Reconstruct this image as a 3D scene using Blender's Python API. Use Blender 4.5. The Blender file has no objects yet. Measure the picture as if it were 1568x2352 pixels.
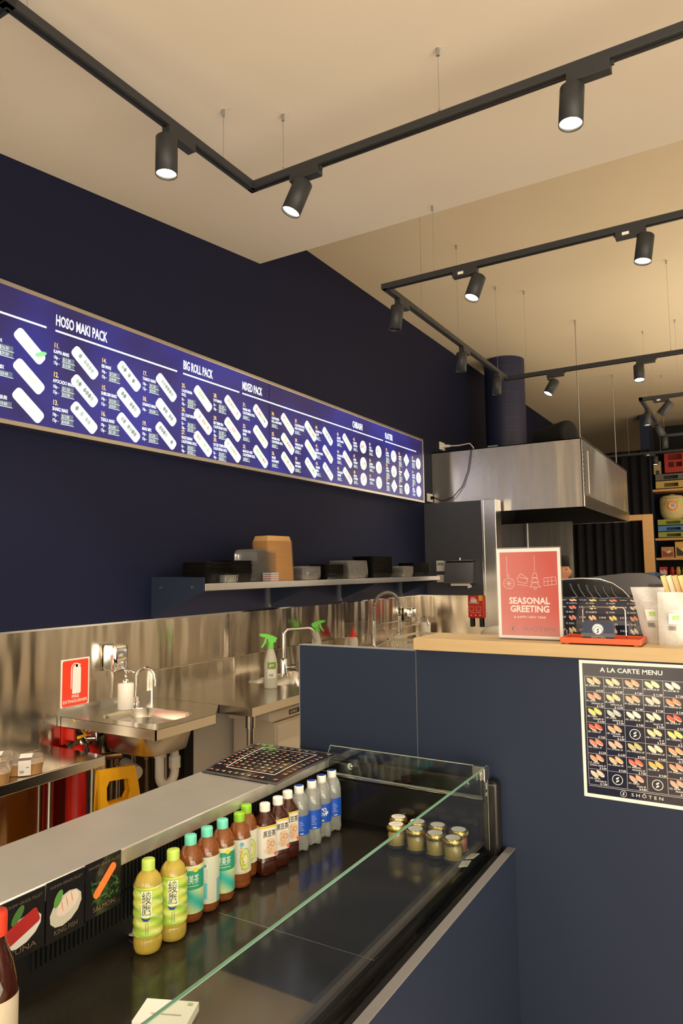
import bpy, math, random
from mathutils import Vector, Matrix
random.seed(7)
S = bpy.context.scene
COL = S.collection
R = math.radians
PI = math.pi
V = Vector

# ---------------------------------------------------------------- camera, world, light, exposure
H = 1.5
yaw, pitch, roll = R(30.522), R(4.824), R(-0.764)
fwd = V((-math.sin(yaw)*math.cos(pitch), math.cos(yaw)*math.cos(pitch), math.sin(pitch)))
rt = V((math.cos(yaw), math.sin(yaw), 0)); up = rt.cross(fwd)
r2 = rt*math.cos(roll)+up*math.sin(roll); u2 = -rt*math.sin(roll)+up*math.cos(roll)
cam = bpy.data.cameras.new('camera'); co = bpy.data.objects.new('camera', cam); COL.objects.link(co)
co.matrix_world = Matrix(((r2.x, u2.x, -fwd.x, 0), (r2.y, u2.y, -fwd.y, 0), (r2.z, u2.z, -fwd.z, H), (0, 0, 0, 1)))
cam.sensor_fit = 'VERTICAL'; cam.sensor_height = 36; cam.lens = 1597.4*36/2352; cam.clip_start = .02
S.camera = co
S.view_settings.view_transform = 'Standard'; S.view_settings.look = 'None'
S.view_settings.gamma = 1; S.view_settings.use_curve_mapping = False
S.view_settings.exposure = 0.22
W = bpy.data.worlds.new('world'); S.world = W; W.use_nodes = True
WB = W.node_tree.nodes['Background']; WB.inputs[1].default_value = 1.0
# stand-in for the surrounding hall: brown noise, warm bright patches added for steel reflections
_n = W.node_tree.nodes; _l = W.node_tree.links
_tc = _n.new('ShaderNodeTexCoord'); _nz = _n.new('ShaderNodeTexNoise'); _nz.inputs['Scale'].default_value = 3.2; _nz.inputs['Detail'].default_value = 1.5
_cr = _n.new('ShaderNodeValToRGB'); _cr.color_ramp.elements[0].position = .42; _cr.color_ramp.elements[1].position = .68
_cr.color_ramp.elements[0].color = (.27, .20, .125, 1); _cr.color_ramp.elements[1].color = (1.15, .95, .66, 1)
_l.new(_tc.outputs['Generated'], _nz.inputs['Vector']); _l.new(_nz.outputs['Fac'], _cr.inputs[0]); _sx = _n.new('ShaderNodeSeparateXYZ'); _l.new(_tc.outputs['Generated'], _sx.inputs[0])
_mr = _n.new('ShaderNodeMapRange'); _mr.inputs[1].default_value = -.9; _mr.inputs[2].default_value = .1; _mr.inputs[3].default_value = 3.4; _mr.inputs[4].default_value = 1.0
_l.new(_sx.outputs['Y'], _mr.inputs[0]); _l.new(_mr.outputs[0], WB.inputs[1])      # backdrop made brighter towards the shop front for the hood reflection
_l.new(_cr.outputs[0], WB.inputs[0])

def area(name, loc, to, sx, sy, power, col):
    l = bpy.data.lights.new(name, 'AREA'); l.shape = 'RECTANGLE'; l.size = sx; l.size_y = sy; l.energy = power; l.color = col
    o = bpy.data.objects.new(name, l); COL.objects.link(o); o.location = loc
    o.rotation_euler = (V(to)-V(loc)).to_track_quat('-Z', 'Y').to_euler()
    return o
area('front_fill', (2.2, -2.8, 1.6), (-.6, 3, 1.6), 4.0, 2.4, 90, (1.0, .94, .84))  # unseen soft fill lamp added on the shop front side
area('ceiling_fill', (2.3, -.4, .4), (1.4, .3, 3.5), 3.2, 3.2, 165, (1.0, .93, .79))  # added fill lamp out of view, lifts the near ceiling
area('rear_ceiling_fill', (1.6, 6.8, 2.0), (1.2, 6.8, 3.7), 2.6, 4.5, 75, (1.0, .90, .74))  # second unseen fill, added to brighten the raised ceiling
for _x, _y in ((.75, .9), (1.9, .5), (1.6, -1.0), (.2, -.9), (.9, 4.6), (1.0, 7.2), (-1.45, -.3)):      # unseen spots added out of frame, so the floor bounces light to the ceiling
    _d = bpy.data.lights.new('bounce_spot', 'SPOT'); _d.energy = 320; _d.color = (1, .93, .78); _d.spot_size = R(62); _d.spot_blend = .5; _d.shadow_soft_size = .04
    _o = bpy.data.objects.new('bounce_spot', _d); COL.objects.link(_o); _o.location = (_x, _y, 2.9)

# ---------------------------------------------------------------- helpers
def lin(c):
    return tuple((x/12.92 if x <= .04045 else ((x+.055)/1.055)**2.4) for x in c)
def rgb(r, g, b): return lin((r/255, g/255, b/255))
WHITE = (.85, .84, .82); BLACK = (.012, .012, .014)

def mat(name, col, rough=.5, metal=0, noise=.06, nscale=14, bump=0, bscale=40, stretch=(1, 1, 1), spec=.5, trans=0, ior=1.45, emit=None, estr=0, alpha=1, coat=0, aniso=0, bdist=.01, streak=None):
    m = bpy.data.materials.new(name); m.use_nodes = True; nt = m.node_tree; N = nt.nodes; L = nt.links
    b = N['Principled BSDF']
    b.inputs['Roughness'].default_value = rough; b.inputs['Metallic'].default_value = metal
    b.inputs['Specular IOR Level'].default_value = spec; b.inputs['Transmission Weight'].default_value = trans
    b.inputs['IOR'].default_value = ior; b.inputs['Alpha'].default_value = alpha; b.inputs['Coat Weight'].default_value = coat
    b.inputs['Anisotropic'].default_value = aniso
    tc = N.new('ShaderNodeTexCoord'); mp = N.new('ShaderNodeMapping'); mp.inputs['Scale'].default_value = stretch
    L.new(tc.outputs['Object'], mp.inputs[0])
    n = N.new('ShaderNodeTexNoise'); n.inputs['Scale'].default_value = nscale; n.inputs['Detail'].default_value = 3
    L.new(mp.outputs[0], n.inputs['Vector'])
    r = N.new('ShaderNodeMix'); r.data_type = 'RGBA'
    r.inputs[6].default_value = (*[max(0, c*(1-noise)) for c in col], 1); r.inputs[7].default_value = (*[min(1, c*(1+noise)) for c in col], 1)
    L.new(n.outputs['Fac'], r.inputs[0]); L.new(r.outputs[2], b.inputs['Base Color'])
    if bump:
        n2 = N.new('ShaderNodeTexNoise'); n2.inputs['Scale'].default_value = bscale; n2.inputs['Detail'].default_value = 2
        L.new(mp.outputs[0], n2.inputs['Vector'])
        bp = N.new('ShaderNodeBump'); bp.inputs['Strength'].default_value = bump; bp.inputs['Distance'].default_value = bdist
        L.new(n2.outputs['Fac'], bp.inputs['Height']); L.new(bp.outputs[0], b.inputs['Normal'])
    if streak:      # brushed sheet: highlights stretch along this direction
        tv = N.new('ShaderNodeCombineXYZ')
        for q_ in range(3): tv.inputs[q_].default_value = streak[q_]
        L.new(tv.outputs[0], b.inputs['Tangent'])
    if emit:
        b.inputs['Emission Color'].default_value = (*emit, 1); b.inputs['Emission Strength'].default_value = estr
    return m

def printmat(name, rough=.35, emit=0, coat=0):
    m = bpy.data.materials.new(name); m.use_nodes = True; nt = m.node_tree; N = nt.nodes; L = nt.links
    b = N['Principled BSDF']; b.inputs['Roughness'].default_value = rough; b.inputs['Coat Weight'].default_value = coat
    a = N.new('ShaderNodeAttribute'); a.attribute_name = 'Col'
    L.new(a.outputs['Color'], b.inputs['Base Color'])
    if emit:
        b.inputs['Base Color'].default_value = (.02, .02, .03, 1)
        for l in list(b.inputs['Base Color'].links): L.remove(l)
        L.new(a.outputs['Color'], b.inputs['Emission Color']); b.inputs['Emission Strength'].default_value = emit
    return m

def thinmat(name, tint, gloss=.12, diff=0.0, diffcol=(.8, .8, .8), rough=.04):
    """clear sheet material: mostly see-through with fresnel reflection and a little milky scatter"""
    m = bpy.data.materials.new(name); m.use_nodes = True; nt = m.node_tree; N = nt.nodes; L = nt.links
    N.remove(N['Principled BSDF']); out = N['Material Output']
    t = N.new('ShaderNodeBsdfTransparent'); t.inputs[0].default_value = (*tint, 1)
    g = N.new('ShaderNodeBsdfGlossy'); g.inputs['Roughness'].default_value = rough
    fr = N.new('ShaderNodeLayerWeight'); fr.inputs[0].default_value = .5
    pw_ = N.new('ShaderNodeMath'); pw_.operation = 'POWER'; pw_.inputs[1].default_value = 3.2; L.new(fr.outputs['Facing'], pw_.inputs[0])
    ad = N.new('ShaderNodeMath'); ad.operation = 'MULTIPLY_ADD'; ad.inputs[1].default_value = .8; ad.inputs[2].default_value = .03+gloss*.3
    L.new(pw_.outputs[0], ad.inputs[0])
    mx = N.new('ShaderNodeMixShader'); L.new(ad.outputs[0], mx.inputs[0]); L.new(t.outputs[0], mx.inputs[1]); L.new(g.outputs[0], mx.inputs[2])
    last = mx
    if diff:
        d = N.new('ShaderNodeBsdfDiffuse'); d.inputs[0].default_value = (*diffcol, 1)
        nz = N.new('ShaderNodeTexNoise'); nz.inputs['Scale'].default_value = 30
        mr = N.new('ShaderNodeMapRange'); mr.inputs[3].default_value = diff*.7; mr.inputs[4].default_value = diff*1.3
        L.new(nz.outputs[0], mr.inputs[0])
        m2 = N.new('ShaderNodeMixShader'); L.new(mr.outputs[0], m2.inputs[0]); L.new(mx.outputs[0], m2.inputs[1]); L.new(d.outputs[0], m2.inputs[2]); last = m2
    L.new(last.outputs[0], out.inputs[0])
    return m

M = {}
M['navy'] = mat('navy_wall_paint', rgb(20, 24, 50), .6, spec=.22, noise=.05, nscale=3, bump=.1, bscale=60, bdist=.002)
M['laminate'] = mat('slate_laminate', rgb(39, 47, 66), .5, spec=.2, noise=.05, nscale=150, bump=.05, bscale=300, bdist=.001)
M['laminate_edge'] = mat('laminate_edge', rgb(128, 126, 128), .5)
M['ceiling'] = mat('ceiling_paint', rgb(226, 216, 200), .9, noise=.02, nscale=2)
M['ceiling2'] = mat('raised_ceiling_paint', rgb(218, 202, 172), .9, noise=.02, nscale=2)
M['floor'] = mat('brown_floor_tile', rgb(172, 150, 118), .4, noise=.15, nscale=5)
M['hallwall'] = mat('hall_wall', rgb(140, 112, 80), .7, noise=.2, nscale=1.2)
M['steel'] = mat('brushed_steel', (.62, .60, .57), .25, 1, noise=.08, nscale=6, stretch=(60, 60, .6), bump=.12, bscale=1.0, bdist=.002)
M['steelwall'] = mat('steel_sheet', (.62, .55, .45), .17, 1, noise=.06, nscale=3, stretch=(1, 1.8, .35), bump=.8, bscale=2.6, bdist=.020, aniso=.85, streak=(0, 0, 1))
M['steeltop'] = mat('steel_bench', (.62, .60, .56), .2, 1, noise=.12, nscale=5, stretch=(1, 1, 1), bump=.25, bscale=3, bdist=.004)
M['shelfsteel'] = mat('case_shelf_steel', (.72, .68, .60), .33, .78, noise=.1, nscale=8, bump=.2, bscale=4, bdist=.003, aniso=.7, streak=(1, 0, 0))
M['steelhood'] = mat('hood_steel', (.74, .71, .66), .27, .85, noise=.08, nscale=4, stretch=(2.2, 2.2, .3), bump=.8, bscale=2.2, bdist=.012, aniso=.8, streak=(0, 0, 1))
M['chrome'] = mat('chrome', (.8, .8, .8), .06, 1, noise=.02)
M['zinc'] = mat('zinc_metal', (.5, .5, .5), .35, 1, noise=.1)
M['blackmetal'] = mat('black_powder_coat', rgb(44, 45, 47), .5, noise=.05)
M['blackplastic'] = mat('black_plastic', rgb(20, 20, 22), .3, noise=.05)
M['blackgloss'] = mat('black_gloss', rgb(26, 25, 24), .18, noise=.1)
M['machine'] = mat('glossy_black_shell', rgb(40, 42, 54), .14, noise=.1, coat=1)
M['partition'] = mat('grey_partition_laminate', rgb(72, 75, 84), .5, spec=.3)
M['blackmatte'] = mat('black_matte', rgb(14, 14, 16), .9, noise=.1)
M['deck'] = mat('display_deck', rgb(38, 35, 30), .14, noise=.45, nscale=9, bump=.05, bscale=20, bdist=.001)
M['duct'] = mat('navy_duct_paint', rgb(34, 37, 66), .45, noise=.06)
M['wood'] = mat('pale_oak_laminate', rgb(186, 160, 118), .4, noise=.13, nscale=5, stretch=(1.2, 14, 14))
M['wood2'] = mat('shelf_wood', rgb(205, 160, 105), .5, noise=.12, nscale=6, stretch=(1, 12, 12))
M['white'] = mat('white_plastic', rgb(232, 228, 220), .35, noise=.03)
M['cream'] = mat('cream_enamel', rgb(214, 204, 186), .35, noise=.03)
M['beige_panel'] = mat('pale_wall_panel', rgb(205, 200, 192), .6, noise=.04)
M['red'] = mat('red_enamel', rgb(205, 30, 24), .25, noise=.04)
M['redplastic'] = mat('red_plastic', rgb(214, 45, 30), .35, noise=.04)
M['orange'] = mat('orange_lacquer', rgb(205, 88, 48), .35, noise=.05)
M['yellow'] = mat('yellow_plastic', rgb(240, 175, 25), .4, noise=.05)
M['green'] = mat('green_trigger', rgb(105, 215, 60), .35, noise=.04)
M['kraft'] = mat('kraft_board', rgb(205, 160, 105), .8, noise=.08, nscale=40)
M['milky'] = mat('milky_plastic', rgb(218, 214, 202), .3, noise=.02, trans=.25)
M['pvc'] = mat('white_pvc', rgb(228, 222, 212), .3, noise=.02)
M['copper'] = mat('brass_copper', (.55, .38, .2), .3, 1, noise=.1)
M['skin'] = mat('skin', rgb(190, 135, 105), .5, noise=.06)
M['uniform'] = mat('black_uniform', rgb(24, 24, 28), .8, noise=.1)
M['hair'] = mat('dark_hair', rgb(18, 15, 14), .6, noise=.1)
M['curtain'] = mat('black_curtain', rgb(18, 18, 26), .8, noise=.2, nscale=8)
M['print'] = printmat('printed_sheet', .3)
M['printgloss'] = printmat('laminated_print', .12, coat=.6)
M['printmatte'] = printmat('matte_print', .6)
M['lightprint'] = printmat('backlit_print', .3, emit=1.0)
M['glass'] = thinmat('clear_glass', (.93, .97, .95), gloss=.1)
M['paleedge'] = mat('pale_glass_edge', rgb(150, 152, 140), .2, noise=.1)
M['glassedge'] = mat('green_glass_edge', rgb(120, 165, 140), .15, noise=.2, nscale=8)
M['acrylic'] = thinmat('clear_acrylic', (.97, .97, .97), gloss=.05, diff=.012)
M['clearplastic'] = thinmat('clear_tray_plastic', (.93, .93, .92), gloss=.5, diff=.10, diffcol=(.9, .88, .84), rough=.10)
M['pouch'] = thinmat('translucent_pouch', (.95, .95, .95), gloss=.3, diff=.55, diffcol=(.85, .84, .82), rough=.3)
M['tea_gold'] = mat('golden_tea', rgb(255, 222, 104), .05, noise=.1, trans=.6, ior=1.3, coat=1)
M['tea_brown'] = mat('brown_tea', rgb(206, 124, 60), .05, noise=.1, trans=.7, ior=1.3, coat=1)
M['tea_dark'] = mat('dark_bean_tea', rgb(92, 36, 20), .05, noise=.1, trans=.6, ior=1.3, coat=1)
M['water'] = mat('cloudy_drink', rgb(236, 238, 234), .04, noise=.03, trans=.75, ior=1.3, coat=1)
M['honey'] = mat('mustard_spread', rgb(206, 172, 100), .25, noise=.12, nscale=30)
M['pink'] = mat('pink_ginger', rgb(214, 120, 95), .3, noise=.25, nscale=50)
M['gold'] = mat('gold_lid', (.85, .66, .22), .22, 1, noise=.05)
M['lens'] = mat('lamp_lens', (1, 1, 1), .5, emit=(1, .86, .60), estr=22)
M['lensoff'] = mat('lamp_lens_dark', rgb(30, 30, 30), .3)
M['lensdim'] = mat('lamp_lens_angled', (1, 1, 1), .5, emit=(1, .82, .55), estr=5)
M['louver'] = mat('black_grille', rgb(24, 24, 24), .4)

class MB:
    def __init__(s): s.v = []; s.f = []; s.c = []; s.m = []; s.s = []
    def add(s, vs, fs, col=(.8, .8, .8), mi=0, smooth=False):
        o = len(s.v); s.v += [tuple(v) for v in vs]
        for f in fs: s.f.append([i+o for i in f]); s.c.append(col); s.m.append(mi); s.s.append(smooth)
        return s
    def box(s, x0, x1, y0, y1, z0, z1, col=(.8, .8, .8), mi=0):
        vs = [(x, y, z) for x in (x0, x1) for y in (y0, y1) for z in (z0, z1)]
        return s.add(vs, [(0, 1, 3, 2), (4, 6, 7, 5), (0, 4, 5, 1), (2, 3, 7, 6), (0, 2, 6, 4), (1, 5, 7, 3)], col, mi)
    def obox(s, c, xd, yd, zd, a, b, h, col=(.8, .8, .8), mi=0):
        c = V(c); xd = V(xd).normalized(); yd = V(yd).normalized(); zd = V(zd).normalized()
        vs = [c+xd*x*a/2+yd*y*b/2+zd*z*h/2 for x in (-1, 1) for y in (-1, 1) for z in (-1, 1)]
        return s.add(vs, [(0, 1, 3, 2), (4, 6, 7, 5), (0, 4, 5, 1), (2, 3, 7, 6), (0, 2, 6, 4), (1, 5, 7, 3)], col, mi)
    def cyl(s, p0, p1, r0, r1=None, n=16, cap=True, col=(.8, .8, .8), mi=0):
        r1 = r0 if r1 is None else r1
        p0 = V(p0); p1 = V(p1); d = (p1-p0).normalized(); a = d.orthogonal().normalized(); b = d.cross(a)
        vs = []
        for p, r in ((p0, r0), (p1, r1)):
            for i in range(n):
                t = 2*PI*i/n; vs.append(p+a*r*math.cos(t)+b*r*math.sin(t))
        s.add(vs, [(i, (i+1) % n, n+(i+1) % n, n+i) for i in range(n)], col, mi, True)
        if cap: s.add(vs, [tuple(range(n-1, -1, -1)), tuple(range(n, 2*n))], col, mi)
        return s
    def tube(s, pts, r, n=10, col=(.8, .8, .8), mi=0, cap=True):
        pts = [V(p) for p in pts]; rs = r if isinstance(r, (list, tuple)) else [r]*len(pts)
        vs = []; a = None
        for i, p in enumerate(pts):
            d = (pts[min(i+1, len(pts)-1)]-pts[max(i-1, 0)]).normalized()
            if a is None: a = d.orthogonal().normalized()
            a = (a-d*a.dot(d)).normalized(); b = d.cross(a)
            for k in range(n):
                t = 2*PI*k/n; vs.append(p+(a*math.cos(t)+b*math.sin(t))*rs[i])
        fs = [(i*n+k, i*n+(k+1) % n, (i+1)*n+(k+1) % n, (i+1)*n+k) for i in range(len(pts)-1) for k in range(n)]
        s.add(vs, fs, col, mi, True)
        if cap: s.add(vs, [tuple(range(n-1, -1, -1)), tuple(range(len(vs)-n, len(vs)))], col, mi)
        return s
    def lathe(s, prof, c=(0, 0, 0), n=24, col=(.8, .8, .8), mi=0, smooth=True, cap=True):
        c = V(c); vs = []
        for r, z in prof:
            for i in range(n):
                t = 2*PI*i/n; vs.append(c+V((r*math.cos(t), r*math.sin(t), z)))
        fs = [(i*n+k, i*n+(k+1) % n, (i+1)*n+(k+1) % n, (i+1)*n+k) for i in range(len(prof)-1) for k in range(n)]
        s.add(vs, fs, col, mi, smooth)
        if cap: s.add(vs, [tuple(range(n-1, -1, -1)), tuple(range(len(vs)-n, len(vs)))], col, mi)
        return s
    def loft(s, rings, c=(0, 0, 0), rot=0, n=4, cap=(True, True), col=(.8, .8, .8), mi=0, smooth=True):
        """rings: (z, width, depth, corner radius) rounded rectangles"""
        c = V(c); vs = []; cs, sn = math.cos(rot), math.sin(rot); k = 4*(n+1)
        for z, w, d, r in rings:
            r = max(min(r, w/2-1e-5, d/2-1e-5), 1e-5)
            for q, (sx, sy) in enumerate(((1, 1), (-1, 1), (-1, -1), (1, -1))):
                for j in range(n+1):
                    t = PI/2*(q+j/n)
                    x = sx*(w/2-r)+r*math.cos(t); y = sy*(d/2-r)+r*math.sin(t)
                    vs.append(c+V((x*cs-y*sn, x*sn+y*cs, z)))
        fs = [(i*k+j, i*k+(j+1) % k, (i+1)*k+(j+1) % k, (i+1)*k+j) for i in range(len(rings)-1) for j in range(k)]
        s.add(vs, fs, col, mi, smooth)
        if cap[0]: s.add(vs, [tuple(range(k-1, -1, -1))], col, mi)
        if cap[1]: s.add(vs, [tuple(range(len(vs)-k, len(vs)))], col, mi)
        return s
    def prism(s, pts, d, col=(.8, .8, .8), mi=0, smooth=False):
        """planar 3-D polygon extruded along d"""
        n = len(pts); d = V(d); vs = [V(p) for p in pts]+[V(p)+d for p in pts]
        s.add(vs, [tuple(range(n-1, -1, -1)), tuple(range(n, 2*n))], col, mi)
        return s.add(vs, [(i, (i+1) % n, n+(i+1) % n, n+i) for i in range(n)], col, mi, smooth)
    def poly(s, fr, pts, col, off=.0006, mi=0):
        return s.add([fr(x, y, off) for x, y in pts], [tuple(range(len(pts)))], col, mi)
    def rect(s, fr, x0, y0, x1, y1, col, off=.0006, seg=1, mi=0):
        for i in range(seg):
            a = x0+(x1-x0)*i/seg; b = x0+(x1-x0)*(i+1)/seg
            s.poly(fr, [(a, y0), (b, y0), (b, y1), (a, y1)], col, off, mi)
        return s
    def frame(s, fr, x0, y0, x1, y1, t, col, off=.0006):
        s.rect(fr, x0, y0, x1, y0+t, col, off); s.rect(fr, x0, y1-t, x1, y1, col, off)
        s.rect(fr, x0, y0+t, x0+t, y1-t, col, off); return s.rect(fr, x1-t, y0+t, x1, y1-t, col, off)
    def ell(s, fr, x, y, a, b, rot, col, off=.0008, n=12):
        cs, sn = math.cos(rot), math.sin(rot)
        return s.poly(fr, [(x+a*math.cos(t)*cs-b*math.sin(t)*sn, y+a*math.cos(t)*sn+b*math.sin(t)*cs) for t in [2*PI*i/n for i in range(n)]], col, off)
    def rrect(s, fr, x, y, w, h, rot, col, off=.0008, r=.3):
        cs, sn = math.cos(rot), math.sin(rot); r = r*min(w, h); pts = []
        for q, (sx, sy) in enumerate(((1, 1), (-1, 1), (-1, -1), (1, -1))):
            for j in range(4):
                t = PI/2*(q+j/3); a = sx*(w/2-r)+r*math.cos(t); b = sy*(h/2-r)+r*math.sin(t); pts.append((x+a*cs-b*sn, y+a*sn+b*cs))
        return s.poly(fr, pts, col, off)
    def ring(s, fr, x, y, r, t, col, off=.0008, n=24):
        for i in range(n):
            a, b = 2*PI*i/n, 2*PI*(i+1)/n
            s.poly(fr, [(x+r*math.cos(a), y+r*math.sin(a)), (x+r*math.cos(b), y+r*math.sin(b)), (x+(r-t)*math.cos(b), y+(r-t)*math.sin(b)), (x+(r-t)*math.cos(a), y+(r-t)*math.sin(a))], col, off)
        return s
    def line(s, fr, pts, t, col, off=.0008):
        for (x0, y0), (x1, y1) in zip(pts, pts[1:]):
            d = math.hypot(x1-x0, y1-y0) or 1; nx, ny = -(y1-y0)/d*t/2, (x1-x0)/d*t/2
            s.poly(fr, [(x0+nx, y0+ny), (x0-nx, y0-ny), (x1-nx, y1-ny), (x1+nx, y1+ny)], col, off)
        return s
    def text(s, fr, body, x, y, h, col, align='l', off=.0012, bold=0, sx=1.0, fit=None):
        vs, fs, w = glyphs(body, bold)
        k = h/.70; kx = k*sx
        if fit: kx = fit/max(w, .01)
        x0 = x-(w*kx/2 if align == 'c' else w*kx if align == 'r' else 0)
        s.add([fr(x0+a*kx, y+b*k, off) for a, b in vs], fs, col)
        return s
    def build(s, name, mats, parent=None, origin=None, bevel=0, seg=2):
        me = bpy.data.meshes.new(name)
        o = bpy.data.objects.new(name, me); COL.objects.link(o)
        org = V((0, 0, 0))
        if parent is not None:
            root = parent
            while root.parent: root = root.parent
            org = root.location.copy(); o.parent = parent
        elif origin is not None:
            org = V(origin); o.location = org
        me.from_pydata([V(v)-org for v in s.v], [], s.f)
        me.polygons.foreach_set('material_index', s.m); me.polygons.foreach_set('use_smooth', s.s)
        at = me.color_attributes.new('Col', 'FLOAT_COLOR', 'CORNER'); buf = []
        for p, c in zip(me.polygons, s.c): buf += [*c, 1.0]*p.loop_total
        at.data.foreach_set('color', buf)
        for k in (mats if isinstance(mats, (list, tuple)) else [mats]): me.materials.append(M[k] if isinstance(k, str) else k)
        me.update()
        if bevel:
            b = o.modifiers.new('bevel', 'BEVEL'); b.width = bevel; b.segments = seg; b.limit_method = 'ANGLE'; b.angle_limit = R(50)
        return o

_g = {}
def glyphs(body, bold=0):
    k = (body, bold)
    if k in _g: return _g[k]
    cu = bpy.data.curves.new('lettering', 'FONT'); cu.body = body; cu.resolution_u = 2; cu.offset = bold; cu.fill_mode = 'FRONT'
    ob = bpy.data.objects.new('lettering', cu); me = ob.to_mesh()
    vs = [(v.co.x, v.co.y) for v in me.vertices]; fs = [tuple(p.vertices) for p in me.polygons]
    w = max([v[0] for v in vs], default=.1)
    ob.to_mesh_clear(); bpy.data.objects.remove(ob); bpy.data.curves.remove(cu)
    _g[k] = (vs, fs, w); return _g[k]

def flat(o, xd, yd):
    o, xd, yd = V(o), V(xd).normalized(), V(yd).normalized(); nd = xd.cross(yd)
    return lambda x, y, off: o+xd*x+yd*y+nd*off
def wrap(c, r, a0):
    """label frame around a vertical cylinder; x is arc length from facing angle a0"""
    c = V(c)
    return lambda x, y, off: c+V(((r+off)*math.cos(a0+x/r), (r+off)*math.sin(a0+x/r), y))

def tag(o, label, cat, group=None, kind=None):
    o['label'] = label; o['category'] = cat
    if group: o['group'] = group
    if kind: o['kind'] = kind
    return o
def thing(name, label, cat, loc, group=None):
    o = bpy.data.objects.new(name, None); COL.objects.link(o); o.location = loc; o.empty_display_size = .05
    return tag(o, label, cat, group)
def struct(name, mb, m, **k):
    o = mb.build(name, m, **k); o['kind'] = 'structure'; return o
def dup(o, dloc, parent=None, **k):
    c = o.copy(); COL.objects.link(c); c.parent = parent
    if parent is None: c.location = V(o.location)+V(dloc)
    for ch in list(o.children): dup(ch, (0, 0, 0), c)
    for a, b in k.items(): c[a] = b
    return c

WX = -2.571
# ---------------------------------------------------------------- room shell
struct('floor', MB().box(WX-.1, 5, -4, 15, -.05, 0), 'floor')
struct('wall_left', MB().box(WX-.12, WX, -3, 14.5, 0, 3.9), 'navy')
SL = .117
def cz(y): return 3.431+SL*(y-3.393)
struct('ceiling', MB().prism([(WX-.1, -4, cz(-4)), (WX-.1, 3.393, cz(3.393)), (WX-.1, 3.393, 3.9), (WX-.1, -4, 3.9)], (7.6, 0, 0)), 'ceiling')
struct('ceiling_raised', MB().box(WX-.1, 5, 3.393, 14.6, 3.735, 3.85), 'ceiling2')
struct('wall_back', MB().box(WX-.1, 5, 14.5, 14.62, 0, 3.9), 'navy')
# steel splashback sheets on the left wall with seams
sb = MB()
for a, b in ((.6, 3.083), (3.087, 4.33), (4.334, 5.848)):
    sb.box(WX, WX+.006, a, b, .12, 1.268)
spl = struct('trim_1', sb, 'steelwall')
struct('trim_2', MB().box(WX, WX+.01, .6, 5.848, 1.268, 1.276), 'chrome')
struct('baseboard_left', MB().box(WX, WX+.012, .6, 5.8, 0, .12), 'blackmatte')

# rear kitchen partition: painted panel with steel end and lower steel sheet
pt = MB().box(WX, -2.005, 5.85, 5.95, 1.27, 2.10)
struct('wall_partition', pt, 'partition')
struct('trim_3', MB().box(-2.008, -1.90, 5.846, 6.0, 0, 2.104).box(-2.03, -2.005, 5.844, 5.85, 1.0, 2.104), 'steel', bevel=.003)
struct('trim_4', MB().box(WX, -2.008, 5.845, 5.86, .1, 1.27), 'steelwall')
# steel lined cooking alcove under the hood
al = MB().box(WX, -2.25, 8.05, 8.09, .4, 2.02).box(-2.245, -1.98, 8.04, 8.09, .4, 2.02).box(-1.975, -1.74, 8.05, 8.09, .4, 2.02)
al.box(-2.26, -2.24, 8.02, 8.05, .4, 2.02)
struct('wall_alcove', al, 'steelhood')

# ---------------------------------------------------------------- menu light box
FX = -2.5
lb = thing('menu_light_box', 'long backlit blue menu board in a steel frame high on the navy wall', 'menu board', (FX, 3.6, 2.09))
y0, y1, z0, z1 = 1.05, 5.70, 2.092, 2.668
fr = MB()
fr.box(WX+.001, FX+.004, y0, y1, z1-.02, z1).box(WX+.001, FX+.004, y0, y1, z0, z0+.02).box(WX+.001, FX+.004, y1-.018, y1, z0+.02, z1-.02).box(WX+.001, FX+.004, y0, y0+.018, z0+.02, z1-.02)
fr.build('frame', 'steel', lb, bevel=.002)
mp = bpy.data.materials.new('backlit_blue_panel'); mp.use_nodes = True
nt = mp.node_tree; N = nt.nodes; L = nt.links; b = N['Principled BSDF']; b.inputs['Roughness'].default_value = .25; b.inputs['Base Color'].default_value = (.01, .01, .05, 1)
tc = N.new('ShaderNodeTexCoord'); nz = N.new('ShaderNodeTexNoise'); nz.inputs['Scale'].default_value = 2.6; nz.inputs['Detail'].default_value = 1
L.new(tc.outputs['Object'], nz.inputs[0]); cr = N.new('ShaderNodeValToRGB'); cr.color_ramp.elements[0].position = .35; cr.color_ramp.elements[1].position = .72
cr.color_ramp.elements[0].color = (.014, .009, .068, 1); cr.color_ramp.elements[1].color = (.021, .024, .24, 1)
L.new(nz.outputs['Fac'], cr.inputs[0]); L.new(cr.outputs[0], b.inputs['Emission Color']); b.inputs['Emission Strength'].default_value = 1.0
M['bluepanel'] = mp
MB().box(WX+.002, FX, y0+.018, 3.384, z0+.02, z1-.02).build('panel', 'bluepanel', lb)
MB().box(WX+.002, FX, 3.39, y1-.018, z0+.02, z1-.02).build('panel', 'bluepanel', lb)
LF = flat((FX, 0, 0), (0, 1, 0), (0, 0, 1))
tx = MB(); ar = MB(); WT = (1.5, 1.55, 1.6); OR = (1.5, .85, .25)
for a, b_ in ((1.2, 1.824), (1.868, 2.594), (2.638, 3.097), (3.125, 4.404), (4.415, 4.907), (4.946, 5.543)):
    tx.rect(LF, a, 2.529, b_, 2.537, WT, .001)
for s_, a, w in (('HOSO MAKI PACK', 1.868, .275), ('BIG ROLL PACK', 2.638, .23), ('MIXED PACK', 3.125, .19), ('CHIRASHI', 4.417, .15), ('PLATTER', 4.946, .135)):
    tx.text(LF, s_, a, 2.558, .046, WT, fit=w, bold=.02, off=.001)
rows = (2.431, 2.305, 2.185)
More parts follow.
